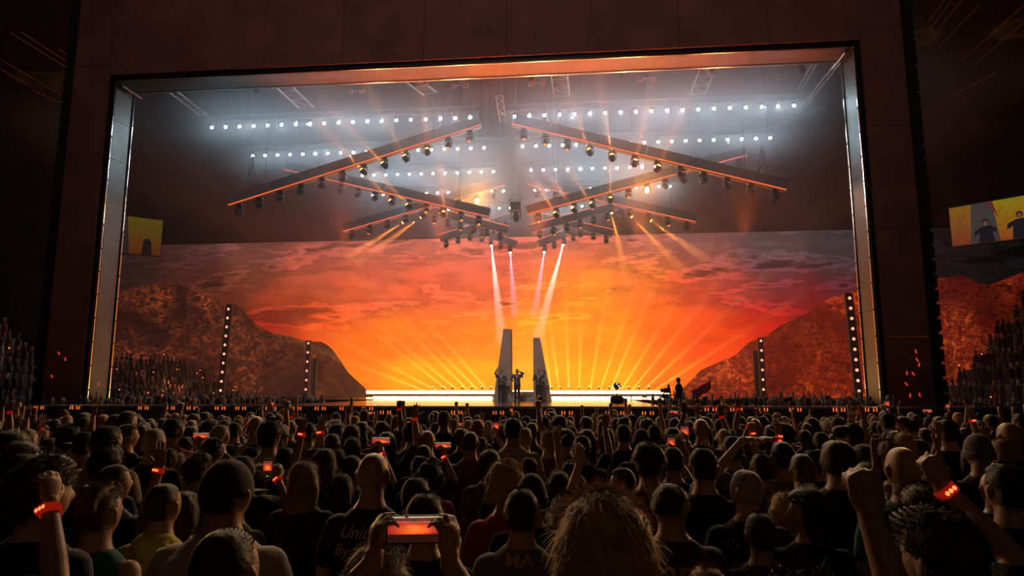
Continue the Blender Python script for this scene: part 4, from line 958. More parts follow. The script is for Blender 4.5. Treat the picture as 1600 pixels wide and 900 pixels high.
put(16, 676, 36, 'quiff', 'dark', 'dark head in profile at the left picture edge', pose='profile', mirror=True, tcol=BLACK)
put(109, 667, 29, 'textured', 'black', 'rough dark head left of the beige shirts', tcol=BLACK)
put(345, 663, 26, 'short', 'grey', 'grey-haired head right of the sideways phone at left', tcol=BLACK)
put(368, 659, 20, 'short', 'dark', 'small dark head beside the grey-haired one', tcol=BLACK)
put(369, 698, 26, 'short', 'dark', 'dark head behind the black cap', tcol=BLACK)
put(482, 659, 25, 'short', 'black', 'dark head between the two raised red wristbands', tcol=BLACK)
put(550, 665, 26, 'bob', 'brown', 'brown bob in the centre-left crowd', tcol=BROWN)
put(519, 679, 28, 'bob', 'dark', 'dark bob in front of the brown bob', tcol=BLACK)
put(551, 684, 28, 'long', 'dark', 'dark long hair behind the bald man', tcol=BLACK)
put(645, 659, 26, 'textured', 'dark', 'dark tousled head at the centre of the crowd left of the twin phones', tcol=BLACK)
put(682, 661, 21, 'bob', 'brown', 'round brown bob beside the tousled head', tcol=BROWN)
put(694, 641, 20, 'short', 'brown', 'tall brown head standing up below the light bar', tcol=BLACK)
put(735, 673, 26, 'crop', 'brown', 'brown crop-haired head between the sideways and upright phones', tcol=BROWN)
put(802, 652, 27, 'short', 'black', 'tall dark head over a pale shirt in the crowd centre', tcol=WHITE_, wide=1.08)
put(827, 676, 22, 'bob', 'dark', 'small dark bob right of the pale shirt', tcol=BROWN)
put(857, 673, 27, 'textured', 'fair', 'fair tousled head in profile under the fist', pose='half_turn', tcol=BROWN)
put(909, 679, 28, 'short', 'black', 'black round head behind the praying hands', tcol=BLACK)
put(974, 662, 24, 'short', 'dark', 'dark round head right of the open raised hand', tcol=BLACK)
put(1002, 672, 25, 'crop', 'dark', 'head in a deep purple beanie', tcol=NAVY, cap='beanie', capcol=(.04, .03, .10))
put(1022, 663, 22, 'short', 'black', 'black head right of the purple beanie', tcol=BLACK)
put(984, 697, 22, 'wavy', 'brown', 'wavy brown head left of the tall lettered T-shirt man', tcol=BROWN)
put(1144, 680, 32, 'short', 'dark', 'dark head inside the ring of arms', tcol=BLACK)
put(1095, 654, 22, 'bald', 'dark', 'bald head right of the pair of upright phones', tcol=GREY, skin=1)
put(1124, 654, 19, 'short', 'black', 'small black head beside the bald one', tcol=BLACK)
put(1131, 669, 22, 'crop', 'blond', 'blond cropped head below the small black one', tcol=BROWN)
put(1282, 674, 24, 'short', 'dark', 'dark head with a striped shirt left of the topknot', tcol=GREY)
put(1332, 660, 28, 'short', 'dark', 'round dark head left of the pair of phones at right', tcol=BLACK)
put(1308, 651, 20, 'short', 'brown', 'small brown head behind the topknot', tcol=BLACK)
put(1412, 677, 30, 'long', 'blond', 'blond long hair behind the shiny bald head', tcol=OLIVE)
put(1434, 688, 30, 'bob', 'dark', 'dark bob right of the blond hair', tcol=BLACK)
put(1480, 654, 34, 'short', 'black', 'large dark head in the right crowd below the seated stand', tcol=BLACK, skin=1)
put(1576, 660, 30, 'bald', 'dark', 'bald head near the right picture edge', tcol=BLACK, skin=2)
put(1528, 681, 34, 'crop', 'grey', 'head in a pale grey beanie near the right edge', tcol=BLACK, cap='beanie', capcol=(.10, .09, .085))
put(1594, 645, 20, 'short', 'dark', 'dark head touching the right picture edge', tcol=BLACK)

# --- raised phones
PHONES = [(418, 732, 30, 0, 'upright phone right of the black cap', 'person filming with an upright phone right of the black cap', 'short', 'black'),
 (1410, 760, 38, 0, 'upright phone in front of the shiny bald head', 'person holding an upright phone below the shiny bald head', 'bob', 'blond'),
 (1070, 677, 28, 0, 'brighter and higher of the two upright phones right of centre', 'person holding the higher of two upright phones right of centre', 'short', 'dark'),
 (1049, 694, 26, 0, 'lower of the two upright phones right of centre', 'person holding the lower of two upright phones right of centre', 'short', 'black'),
 (775, 668, 20, 0, 'upright phone just left of the tall pale-shirted man', 'person filming upright left of the tall pale-shirted man', 'short', 'brown'),
 (692, 697, 26, 1, 'sideways phone with a bright orange screen at the crowd centre', 'person in black filming sideways with both arms up at the crowd centre', 'textured', 'black'),
 (716, 664, 13, 1, 'tiny sideways phone above the crowd centre', 'person with a tiny sideways phone at the crowd centre', 'short', 'grey'),
 (314, 682, 24, 1, 'sideways phone in the left crowd', 'person in yellow sleeves filming sideways in the left crowd', 'short', 'black'),
 (399, 680, 22, 1, 'sideways phone beside the bald head at left', 'person in a yellow sleeve filming beside the bald head at left', 'short', 'dark'),
 (57, 686, 17, 0, 'red-lit phone in the far left crowd', 'person with a red-lit phone in the far left crowd', 'short', 'dark'),
 (595, 690, 30, 1, 'dim sideways phone left of centre', 'person with a bare arm and red band lifting a dim sideways phone', 'short', 'dark'),
 (853, 664, 16, 1, 'sideways phone right of the fist', 'person filming sideways right of the fist', 'short', 'dark'),
 (894, 678, 16, 0, 'upright phone left of the black round head', 'person with an upright phone left of the black round head', 'short', 'brown'),
 (799, 642, 11, 0, 'small upright phone right in front of the performers', 'person with a small upright phone in front of the performers', 'short', 'black'),
 (862, 650, 12, 1, 'small dim phone near the fist', 'person behind the small dim phone near the fist', 'bob', 'black'),
 (1386, 633, 17, 0, 'upright phone under the foot of the right pillar', 'person lifting a phone high under the foot of the right pillar', 'short', 'black'),
 (1393, 665, 14, 0, 'left phone of the close pair at right', 'person holding the left phone of the close pair at right', 'short', 'brown'),
 (1406, 667, 14, 0, 'right phone of the close pair at right', 'person holding the right phone of the close pair at right', 'short', 'black'),
 (1267, 677, 13, 0, 'red upright phone left of the striped shirt', 'person with a red upright phone left of the striped shirt', 'short', 'black'),
 (1449, 643, 13, 1, 'small sideways phone in the right crowd', 'person filming with two hands in the right crowd', 'short', 'dark'),
 (1481, 636, 12, 0, 'small upright phone in the right crowd', 'person with a small upright phone in the right crowd', 'short', 'brown'),
 (1053, 645, 13, 1, 'small tilted phone below the cameraman', 'person with a tilted phone below the cameraman', 'short', 'black'),
 (426, 632, 10, 0, 'tiny upright phone on the left above the striped shirt', 'person lifting a tiny phone above the striped shirt', 'short', 'dark'),
 (565, 652, 10, 0, 'tiny red phone left of the crowd centre', 'person with a tiny red phone left of the crowd centre', 'bob', 'dark'),
 (578, 646, 10, 1, 'tiny sideways phone left of the crowd centre', 'person with a tiny sideways phone left of the crowd centre', 'short', 'brown')]
for px, py, sz, hz_, lp, lb, hr, hc_ in PHONES:
    phone_person(px, py, sz, bool(hz_), lp, lb, hr, hc_, top='long' if 'yellow' in lb else 'tee', tcol=YEL if 'yellow' in lb else BLACK, band=1 if px in (692, 595, 418, 894) else None)
# --- raised hands
HANDS = [(934, 645, 6.3, 'open_high', 'person with an open hand raised right of centre', 0, None), (840, 626, 9.4, 'fist_high', 'person punching a dark fist up before the monoliths', 0, None),
 (448, 627, 9., 'fist_high', 'person raising a fist above the left crowd', 0, None), (263, 650, 6.8, 'fist_high', 'person with a fist up left of the tall dark-haired man', 1, None),
 (462, 648, 5.4, 'open_high', 'person raising an arm with three red lights left of centre', 1, 1), (503, 645, 6.4, 'open_high', 'second person raising a red-lit wrist right of the first', 0, 1),
 (246, 690, 4.0, 'open_high', 'person raising a flat palm with a small red light at left', 1, 1), (1098, 692, 4.4, 'open_high', 'person whose raised wrist shows three red lights right of the upright phones', 1, 1),
 (1215, 652, 6.5, 'open_high', 'person waving a red-lit wrist near the right hills', 1, 1), (1172, 660, 6.8, 'fist_high', 'person with a small red-lit wrist above the ring of arms', 0, 1),
 (871, 663, 6.4, 'open_high', 'person with fingers raised right of the fist', 0, None), (1327, 640, 8, 'open_high', 'person raising a thin arm below the right lamp post', 0, None),
 (45, 632, 8.8, 'open_high', 'person throwing a hand up at far left', 0, None), (28, 640, 7.5, 'both_high', 'person with both hands up at far left', 0, None), (65, 645, 8, 'open_high', 'person waving next to the far left stand', 1, 1),
 (1518, 630, 7.5, 'open_high', 'person raising a red-lit wrist at far right', 0, 1), (1540, 655, 6.5, 'both_high', 'person with two hands in the air at far right', 0, None), (1090, 628, 10, 'open_high', 'person waving left of the small red lamp post', 0, None),
 (1183, 630, 10, 'both_high', 'person with both arms up under the small right lamp post', 0, None), (148, 628, 9, 'open_high', 'person stretching an arm before the left pillar', 0, None), (1345, 632, 9, 'open_high', 'person waving before the right pillar', 1, None), (545, 628, 10, 'open_high', 'person waving in front of the left hill', 0, None)]
for i, (px, py, t, ps, lb, mir, bd) in enumerate(HANDS):
    tz = {'open_high': 2.06, 'fist_high': 2.02, 'both_high': 2.06}[ps]; tx = {'open_high': .28, 'fist_high': .21, 'both_high': .25}[ps]
    hand_person(px, py, t, ps, lb, ['short', 'bob', 'short', 'textured', 'wavy'][i % 5], ['dark', 'brown', 'black'][i % 3], tz, tx, band=bd, mirror=bool(mir), tcol=[BLACK, NAVY, BROWN, GREY][i % 4])
hand_person(1163, 690, 4.6, 'halo', 'person joining both arms in a ring over the head', 'short', 'dark', 1.88, 0, tcol=GREY, band=1)
hand_person(951, 700, 4.6, 'both_high', 'person with hands pressed together above the heads', 'long', 'fair', 2.02, .0, tcol=(.2, .03, .03))

# --- everyone else between them
ZONES = [(160, 'at far left by the stand'), (330, 'below left pillar'), (480, 'below left lamp posts'), (620, 'left of light bar'), (770, 'left of monoliths'), (900, 'below the monoliths'), (1050, 'below the globe lamp'), (1180, 'below the cameraman'), (1310, 'below right hill'), (1420, 'below right pillar'), (9999, 'at far right by the stand')]
r = random.Random(11); cand = []
t = 3.0; row = 0
while t < 14.2:
    x = -t * .80 + (row % 2) * .26
    while x < t * .80:
        cand.append((t + r.uniform(-.2, .2), x + r.uniform(-.13, .13))); x += .54
    t += .50; row += 1
n_ind = sum(1 for o in C.objects if o.name.split('.')[0] == 'person')
BUDGET = 296; extras = []
for t, xc in sorted(cand):
    fh = t; X = xc * math.cos(YAW) - fh * math.sin(YAW); Y = fh * math.cos(YAW) + xc * math.sin(YAW)
    if any((X - a[0]) ** 2 + (Y - a[1]) ** 2 < .43 ** 2 for a in placed): continue
    if abs(X) < .6 and Y < 2.2: continue
    h = min(1.93, max(1.56, r.gauss(1.73, .075)))
    px, py = project((X, Y, h))
    if px < -40 or px > 1640 or py > 905: continue
    w = .18 * F_PX / t
    if any(a[4] > t + .15 and abs(a[2] - px) < w * .85 and a[3] > py - w * .3 and a[3] < py + w * 2.5 and a[4] < 7 for a in placed): continue
    placed.append((X, Y, px, py, t)); extras.append((X, Y, h, px, t))
hs = ['short', 'short', 'short', 'crop', 'crop', 'textured', 'textured', 'bob', 'long', 'wavy', 'curly', 'pony', 'bald', 'quiff', 'short', 'short', 'textured']
LEFT = []; AUTO = {}
for X, Y, h, px, t in extras:
    hr = r.choice(hs); hc_ = r.choices(['black', 'dark', 'brown', 'fair', 'grey', 'blond', 'ginger'], [5, 6, 5, 1.2, 1.0, .5, .5])[0]
    tc, tn = r.choices([(BLACK, 'black'), (GREY, 'grey'), (NAVY, 'navy'), (WHITE_, 'pale'), (BROWN, 'brown'), (RED, 'red'), (OLIVE, 'olive')], [7, 2, 2, 1.6, 1.5, .7, .7])[0]
    if hr in ('bob', 'long', 'wavy'): h = min(h, 1.76)
    if n_ind >= BUDGET: LEFT.append((X, Y, h)); continue
    n_ind += 1
    z = next(n for lim, n in ZONES if px < lim)
    dist = 'front' if t < 4.5 else 'middle' if t < 7.5 else 'rear'
    cn = hc_
    hd = {'short': 'short %s hair', 'crop': 'cropped %s hair', 'textured': 'tousled %s hair', 'bob': '%s bob', 'long': 'long %s hair', 'wavy': 'wavy %s hair', 'curly': 'curly %s hair', 'pony': '%s ponytail', 'bald': 'bald head', 'quiff': 'brushed-up %s hair', 'thin': 'thinning %s hair'}[hr]
    hd = hd % cn if '%' in hd else hd
    lb = 'person with %s, %s top, %s rows %s' % (hd, tn, {'front': 'near', 'middle': 'middle', 'rear': 'distant'}[dist], z)
    ps = 'down'
    q = r.random()
    if t > 5: ps = 'down' if q < .80 else 'half_turn' if q < .88 else 'open_high' if q < .93 else 'fist_high' if q < .95 else 'phone_high' if q < .97 else 'both_high'
    if ps in ('open_high', 'both_high', 'fist_high'): lb = lb.replace('person with', 'hand-raising person,', 1)
    q_ = person((X, Y, 0), h, hr, hc_, skin=r.randrange(5), tcol=tc, pose=ps, yaw=r.uniform(-.35, .35), mirror=r.random() < .5, label=lb, group='standing crowd on the hall floor', strands=2200 if t < 7 else 500, seed=r.randrange(2), band=1 if ps != 'down' and 'high' in ps and r.random() < .5 else None, bandleds=t < 6)
    AUTO.setdefault(lb, []).append((px, q_))
for lb, v in AUTO.items():
    if len(v) < 2: continue
    v.sort(key=lambda a: a[0])
    for i, (px, q_) in enumerate(v):
        q_['label'] = lb + (', left one' if i == 0 else ', right one') if len(v) == 2 else lb + ', %s from left' % ORD[i]
for v in AUTO.values():
    for px, q_ in v:
        if len(q_['label'].split()) > 16: q_['label'] = q_['label'].replace(' rows', '')
for o in C.objects:
    if o.get('category') == 'person' and 'group' not in o.keys(): o['group'] = 'standing crowd on the hall floor'
# ------------------------------------------------------------------ one mass for the people past those: last floor rows, pits beside the thrust, side stands
def low_person(seed):
    r_ = random.Random(seed); bm = new(); lay = []
    def sec(fn, c):
        n0 = len(bm.faces); fn(); bm.faces.ensure_lookup_table(); lay.extend([c] * (len(bm.faces) - n0))
    s = 1
    sec(lambda: loft(bm, [(0, 0, .02, .13, .10), (0, 0, .9, .17, .12), (0, 0, 1.15, .155, .11), (0, 0, 1.34, .19, .11), (0, 0, 1.42, .15, .085), (0, 0, 1.47, .08, .07)], 10), 0)
    for q in (-1, 1):
        if seed % 3 == 1 and q == 1: sec(lambda: tube(bm, [(.19, 0, 1.37), (.27, .08, 1.55), (.22, .1, 1.83), (.22, .1, 1.96)], [.06, .045, .03, .035], 7), 1)
        else: sec(lambda: tube(bm, [(q * .19, 0, 1.37), (q * .24, 0, 1.12), (q * .2, .1, .9)], [.06, .05, .03], 7), 0)
    sec(lambda: tube(bm, [(0, 0, 1.44), (0, .005, 1.56)], [.055, .05], 8), 1)
    sec(lambda: ball(bm, (0, .012, 1.625), (.077, .096, .116), u=12, v=9), 1)
    if seed % 4: sec(lambda: ball(bm, (0, -.006, 1.643), (.089, .102, .112), u=14, v=9), 2)
    if seed % 4 == 2: sec(lambda: loft(bm, [(0, -.05, 1.34, .07, .04), (0, -.05, 1.5, .10, .06), (0, -.03, 1.66, .09, .08)], 10), 2)
    V = np.array([v.co[:] for v in bm.verts]); F = [[v.index for v in f.verts] for f in (bm.verts.index_update() or bm.faces)]; bm.free(); return V, F, lay
LOW = [low_person(k) for k in range(8)]
r = random.Random(5); VV = []; FF = []; COL = []; off = 0
def add_low(x, y, z, h, k=None, yaw=0):
    global off
    V, F, lay = LOW[r.randrange(8) if k is None else k]; s = h / 1.765; c, sn = math.cos(yaw), math.sin(yaw); fl = r.choice((-1, 1))
    P = V * s; P = P * np.array([fl, 1, 1]); Q = np.stack([P[:, 0] * c - P[:, 1] * sn + x, P[:, 0] * sn + P[:, 1] * c + y, P[:, 2] + z], 1)
    VV.append(Q); shirt = r.choices([(.016, .015, .017), (.1, .1, .11), (.02, .03, .05), (.34, .31, .28), (.10, .06, .04), (.25, .03, .03)], [5, 2, 2, 2, 1, .6])[0]; skin = SKINS[r.randrange(4)]; hair = HAIRC[r.choice(['black', 'dark', 'brown', 'brown', 'fair', 'grey', 'blond'])]
    for f, l in zip(F, lay): FF.append([i + off for i in (f if fl > 0 else f[::-1])]); COL.extend([(*(shirt, skin, hair)[l], 1)] * len(f))
    off += len(V)
for X, Y, h in LEFT: add_low(X, Y, 0, h, yaw=r.uniform(-.4, .4))
for x0, x1 in ((CX - 19.5, CX - 7.9), (CX + 8.0, CX + 17.2)):          # pits beside the thrust
    y = 28.7
    while y < 34.5:
        x = x0 + r.uniform(0, .3)
        while x < x1: add_low(x, y + r.uniform(-.15, .15), r.uniform(.0, .12), min(1.95, r.gauss(1.80, .06)), yaw=r.uniform(-.5, .5)); x += r.uniform(.45, .7)
        y += .75
BANDS = []
def rake(t, a, b): return a + (b - a) * t
# raked stands: right side (outside the portal), left side (outside), left side (seen through the portal)
STANDS = [('right', 21.5, 1, 22, 46, .85, .95, 14, .6), ('left', -26.6, -1, 20, 36, .85, .80, 16, .3), ('left rear', -25.6, -1, 38, 54, .9, .45, 8, .5)]
for nm, x0, sg, y0, y1, tread, rise, n, base in STANDS:
    st_ = tag(empty('grandstand', (x0, (y0 + y1) / 2, 0)), 'dark raked seating stand on the %s side of the hall' % ('right' if nm == 'right' else 'left, beside the floor crowd' if nm == 'left' else 'left, seen through the portal'), 'seating stand')
    for k in range(n):
        bm = new(); top = base + rise * k
        box(bm, (sg * (k + .5) * tread, 0, top / 2), (tread, y1 - y0, top)); obj('tier', bm, M['hall'], st_)
        y = y0 + .3
        while y < y1 - .3:
            X = x0 + sg * (k + .5) * tread; px, py = project((X, y, top + 1.7))
            if -30 < px < 1640 and 250 < py < 760 and r.random() < .9: add_low(X, y, top - .5, r.gauss(1.70, .07), yaw=sg * .6, k=r.choice((0, 1, 2, 3, 5, 6, 2, 3, 5)))
            if r.random() < .10 and -30 < px < 1650: BANDS.append((X + r.uniform(-.2, .2) - sg * .25, y, top + r.uniform(.8, 1.3)))
            y += r.uniform(.42, .66)
VV = np.concatenate(VV); me = bpy.data.meshes.new('crowd'); me.from_pydata(VV.tolist(), [], FF)
ca = me.color_attributes.new('tint', 'FLOAT_COLOR', 'CORNER'); ca.data.foreach_set('color', np.array(COL, np.float32).ravel()); me.polygons.foreach_set('use_smooth', [True] * len(me.polygons))
cm = mat('crowd_tint', rough=.8); a_ = cm.node_tree.nodes.new('ShaderNodeAttribute'); a_.attribute_name = 'tint'; cm.node_tree.links.new(a_.outputs['Color'], cm.node_tree.nodes['Principled BSDF'].inputs['Base Color'])
cr = link('crowd', me, cm); tag(cr, 'packed spectators in the distant rows, the pits beside the stage and the side stands', 'crowd', kind='stuff')
bm = new()
for b in BANDS: ball(bm, b, (.035, .035, .03), u=7, v=4)
bl = obj('wristband_lights', bm, glow('far_band', (1, .13, .03), 5, False)); tag(bl, 'tiny red and orange wristband lights glinting in the side stands', 'wristband lights', kind='stuff')

# ------------------------------------------------------------------ on the stage
def at_stage(px, y): return at_y(px, 620, y).x
# grey monolith pair joined by low steps
mono = empty('monolith_gate', (at_stage(816, 39), 39, DECK), label='pair of tall tapering grey slabs joined by low steps around the performers', cat='stage set')
def slab(bx0, bx1, tx0, tx1, h, name='slab'):
    bm = new(); d0, d1 = -.45, .45
    v = [bm.verts.new(c) for c in ((bx0, d0, 0), (bx1, d0, 0), (bx1, d1, 0), (bx0, d1, 0), (tx0, d0, h), (tx1, d0, h), (tx1, d1, h), (tx0, d1, h))]
    for f in ((3, 2, 1, 0), (4, 5, 6, 7), (0, 1, 5, 4), (1, 2, 6, 5), (2, 3, 7, 6), (3, 0, 4, 7)): bm.faces.new([v[i] for i in f])
    bmesh.ops.subdivide_edges(bm, edges=bm.edges[:], cuts=4, use_grid_fill=True)
    obj(name, bm, M['monolith'], mono)
def mxp(px, py, y=38.55): p = at_y(px, py, y); return p.x - mono.location.x, p.z - DECK
(bx0, _), (bx1, _) = mxp(770.5, 627), mxp(798.5, 627); (tx0, h1), (tx1, _) = mxp(786.5, 514), mxp(798, 514); slab(bx0, bx1, tx0, tx1, h1)
(cx0, _), (cx1, _) = mxp(833.5, 627), mxp(861.5, 627); (tx0, h2), (tx1, _) = mxp(833, 527.5), mxp(842.5, 527.5); slab(cx0, cx1, tx0, tx1, h2)
for k in range(5):
    bm = new(); box(bm, ((bx1 + cx0) / 2, -.45 + k * .16 + .35, .1 * (k + .5) * 1.04), (cx0 - bx1, .9 - k * .1, .1 * 1.0 + .004), bevel=.01)
    box(bm, ((bx1 + cx0) / 2, .3, .05 * (k + 1)), (cx0 - bx1, .3, .1 * (k + 1))); obj('step', bm, M['monolith'], mono)
# performers in metallic black costumes, facing the hall
POSES['arm_bent'] = (arm((.34, .06, 1.50), (.13, .14, 1.60), (-1, .1, .3), (0, 1, 0), 'relaxed'), arm((.33, -.02, 1.20), (.18, .14, 1.10), (-.8, .3, -.1), (0, 1, 0), 'relaxed'), 0, 0)
POSES['arm_up'] = (arm((.32, .05, 1.50), (.22, .08, 1.74), (-.6, .1, .8), (0, 1, 0), 'relaxed'), arm((.30, -.02, 1.17), (.16, .16, 1.15), (-.8, .3, 0), (0, 1, 0), 'relaxed'), 0, 0)
m_cost = mat('metallic_costume', (.16, .16, .17), .32, .8, bump=.6, bump_scale=30)
for px, py0, py1, ps, mir, lb, y in ((808, 573, 627, 'arm_bent', True, 'middle performer in a puffed silver jacket, arm bent to the ear', 37.2), (783, 574, 626, 'arm_up', False, 'left performer in black before the taller slab, one arm up', 37.6), (842, 576, 626, 'arm_up', True, 'right performer in dark sequins before the shorter slab', 37.6)):
    p = at_y(px, (py0 + py1) / 2, y); hgt = 1.72
    q = person((p.x, y, DECK), hgt, 'short', 'black', skin=1, top='long', pose=ps, yaw=math.pi, mirror=mir, label=lb, tcol=(.09, .09, .10), fine=False, strands=300)
    for c in q.children:
        if c.name.split('.')[0] in ('jacket',):
            c.data = c.data.copy(); c.data.materials.clear(); c.data.materials.append(m_cost); c.scale = (1.03, 1.05, 1)
    bm = new()
    for s in (-1, 1): ball(bm, (s * .19, 0, 1.40), (.10, .10, .085)); ball(bm, (s * .26, -.01, 1.34), (.07, .08, .08))
    if px == 808: ball(bm, (0, .05, 1.28), (.14, .10, .12))
    obj('shoulder_pads', bm, m_cost, q, smooth=True)
for k, px in enumerate((873, 880)):
    pass
# globe-shaped lamp on a stand (right of the monoliths)
p = at_y(964, 622, 33); tl = empty('globe_lamp', (p.x, 33, DECK), label='round faceted globe lamp on a thin stand and dark plinth', cat='lamp')
bm = new(); box(bm, (0, 0, .14), (.62, .45, .28), bevel=.02); box(bm, (0, 0, .30), (.5, .35, .06), bevel=.01); obj('plinth', bm, M['black_metal'], tl)
bm = new(); tube(bm, [(0, 0, .3), (0, 0, .62)], [.03, .022], 8); obj('stem', bm, M['black_metal'], tl)
bm = new(); ball(bm, (0, 0, .79), (.17, .17, .17), u=12, v=8); obj('globe', bm, M['black_metal'], tl)
gl = glow('globe_bulb', (1, .62, .40), 3, False)
for a in range(6):
    for b_ in (-.6, 0, .6):
        an = a * 1.047 + b_; c_ = Vector((math.cos(an) * math.cos(b_), math.sin(an) * math.cos(b_), math.sin(b_))) * .175
        bm = new(); ball(bm, c_ + Vector((0, 0, .79)), (.030, .030, .030), u=8, v=6); obj('bulb', bm, gl if (a + int(b_ * 2)) % 2 else M['black_metal'], tl)
# cameraman with steadicam
p = at_y(1061, 622, 30)
rs_ = empty('camera_riser', (p.x - .2, 30, 0), label='black camera riser box under the operator', cat='riser')
bm = new(); box(bm, (0, 0, .5), (1.3, 1.2, 1.0), bevel=.02); obj('box_body', bm, M['black_metal'], rs_)
bm = new(); box(bm, (0, 0, 1.03), (1.36, 1.26, .06), bevel=.01); obj('deck_plate', bm, M['face'], rs_)
cmn = person((p.x, 30, 1.06), 1.66, 'short', 'dark', tcol=BLACK, pose='down', yaw=.9, label='camera operator in black standing on the stage edge', fine=False, strands=300)
rg = empty('camera_rig', (p.x - .50, 29.9, 1.06), label='black steadicam rig held at the left of the camera operator', cat='camera')
bm = new(); tube(bm, [(0, 0, .25), (0, 0, 1.0)], .022, 8); obj('post', bm, M['black_metal'], rg)
bm = new(); box(bm, (0, 0, .26), (.18, .12, .14), bevel=.02); obj('battery', bm, M['black_metal'], rg)
bm = new(); box(bm, (0, .0, 1.12), (.24, .34, .22), bevel=.02); box(bm, (.05, -.1, 1.30), (.10, .12, .14), bevel=.01); obj('camera_body', bm, M['black_metal'], rg)
bm = new(); tube(bm, [(-.1, .1, 1.12), (-.22, .2, 1.12)], [.07, .09], 12); obj('lens', bm, M['black_metal'], rg)
bm = new(); box(bm, (-.13, 0, .88), (.22, .05, .16), bevel=.01); obj('monitor', bm, M['black_metal'], rg)
bm = new(); tube(bm, [(.03, 0, 1.3), (.03, 0, 1.62)], .008, 5); obj('antenna', bm, M['black_metal'], rg)
bm = new(); tube(bm, [(0, 0, .8), (.2, -.05, .95), (.42, 0, .85)], .025, 8); obj('support_arm', bm, M['black_metal'], rg)
# red flag waved beside the operator
p = at_y(1092, 612, 31); fg = empty('red_flag', (p.x - .35, 31, 1.0), label='red and blue flag waved beside the camera operator', cat='flag')
bm = new(); tube(bm, [(0, 0, -.2), (.06, 0, 1.1)], .012, 6); obj('pole', bm, M['truss'], fg)
bm = new(); g_ = [[bm.verts.new((.05 + i * .075, .06 * math.sin(i * .9 + j * .4), .72 + j * .085 + i * .045 + .02 * math.sin(i * 1.3))) for i in range(12)] for j in range(6)]
for j in range(5):
    for i in range(11): bm.faces.new((g_[j][i], g_[j][i + 1], g_[j + 1][i + 1], g_[j + 1][i]))
fo = obj('cloth', bm, mat('flag_red', (.55, .025, .02), .8), fg, smooth=True)
fo.data.materials.append(mat('flag_blue', (.06, .10, .35), .8)); fo.data.materials.append(mat('flag_white', (.6, .5, .5), .8))
for pl in fo.data.polygons:
    i = pl.index % 11; j = pl.index // 11
    if i == 3 or j == 2: pl.material_index = 1
# leaning posts with red lamps
for (x0p, y0p, x1p, y1p, yy, n, nm) in ((359, 476, 344, 632, 44, 10, 'outer left'), (483, 532, 477.5, 632, 50, 6, 'inner left'), (1188, 528, 1193.5, 632, 50, 6, 'inner right'), (1325.5, 458, 1343, 632, 40, 10, 'outer right')):
    a = at_y(x0p, y0p, yy); b = at_y(x1p, y1p, yy); b.z = max(b.z, DECK * 0)
    b = a + (b - a) * ((a.z - DECK) / (a.z - b.z)); rt = empty('lamp_post', b, label='dark %s post with a column of round red lamps' % nm, cat='lamp post')
    dr = a - b; ln = dr.length; dr.normalize(); rot = dr.to_track_quat('Z', 'Y').to_matrix(); wd = .42 if n == 10 else .36
    bm = new(); box(bm, dr * ln / 2, (wd, .2, ln), Matrix.Rotation(math.atan2(dr.x, dr.z), 3, 'Y')); obj('column', bm, M['post'], rt)
    for k in range(n):
        q = dr * ln * (.95 - (.86 if n == 10 else .80) * k / (n - 1)) + Vector((0, -.13, 0))
        bm = new(); ball(bm, q, (.085, .04, .085), u=12, v=8); lo = obj('red_lamp', bm, M['lens_red'], rt)
# more dark posts beside the inner right one
for px, y0p, wd, nm in ((1180, 548, .34, 'slim unlit dark post left of the inner right lamp post'), (493, 560, .30, 'slim unlit dark post right of the inner left lamp post')):
    a = at_y(px, y0p, 52); rt = empty('dark_post', (a.x, 52, DECK), label=nm, cat='post')
    bm = new(); box(bm, (0, 0, (a.z - DECK) / 2), (wd, .2, a.z - DECK), bevel=.01); obj('column', bm, M['post'], rt)
    bm = new(); box(bm, (0, 0, .04), (wd * 1.8, .6, .08), bevel=.01); obj('base', bm, M['post'], rt)

# ------------------------------------------------------------------ rigging above
# pendant projector cluster hanging at the centre
p = at_y(806, 322, 45); rt = empty('hanging_rig', p, label='caged black projector cluster hanging on thin lines at the centre', cat='hanging rig')
bm = new()
for sx in (-.5, .5):
    for sy in (-.3, .3): tube(bm, [(sx, sy, .35), (sx, sy, -.35)], .03, 6)
    tube(bm, [(sx, -.3, .35), (0, 0, .95)], .02, 5); tube(bm, [(sx, .3, .35), (0, 0, .95)], .02, 5)
for z in (-.35, .35):
    for sy in (-.3, .3): tube(bm, [(-.5, sy, z), (.5, sy, z)], .03, 6)
    for sx in (-.5, .5): tube(bm, [(sx, -.3, z), (sx, .3, z)], .03, 6)
obj('cage', bm, M['truss'], rt)
bm = new(); box(bm, (0, 0, 0), (.75, .5, .5), bevel=.03); obj('projector', bm, M['black_metal'], rt)
bm = new()
for s in (-1, 1): box(bm, (s * .33, 0, -.65), (.05, .1, .6), bevel=.01)
box(bm, (0, 0, -.4), (.7, .12, .06)); obj('yoke', bm, M['black_metal'], rt)
bm = new(); tube(bm, [(0, .1, -.55), (0, -.05, -.8), (.05, -.15, -1.0)], [.2, .24, .2], 14); obj('lamp_head', bm, M['black_metal'], rt)
bm = new(); tube(bm, [(0, 0, .95), (0, 0, 29.8 - p.z)], .015, 4); obj('hanging_cable', bm, M['truss'], rt)
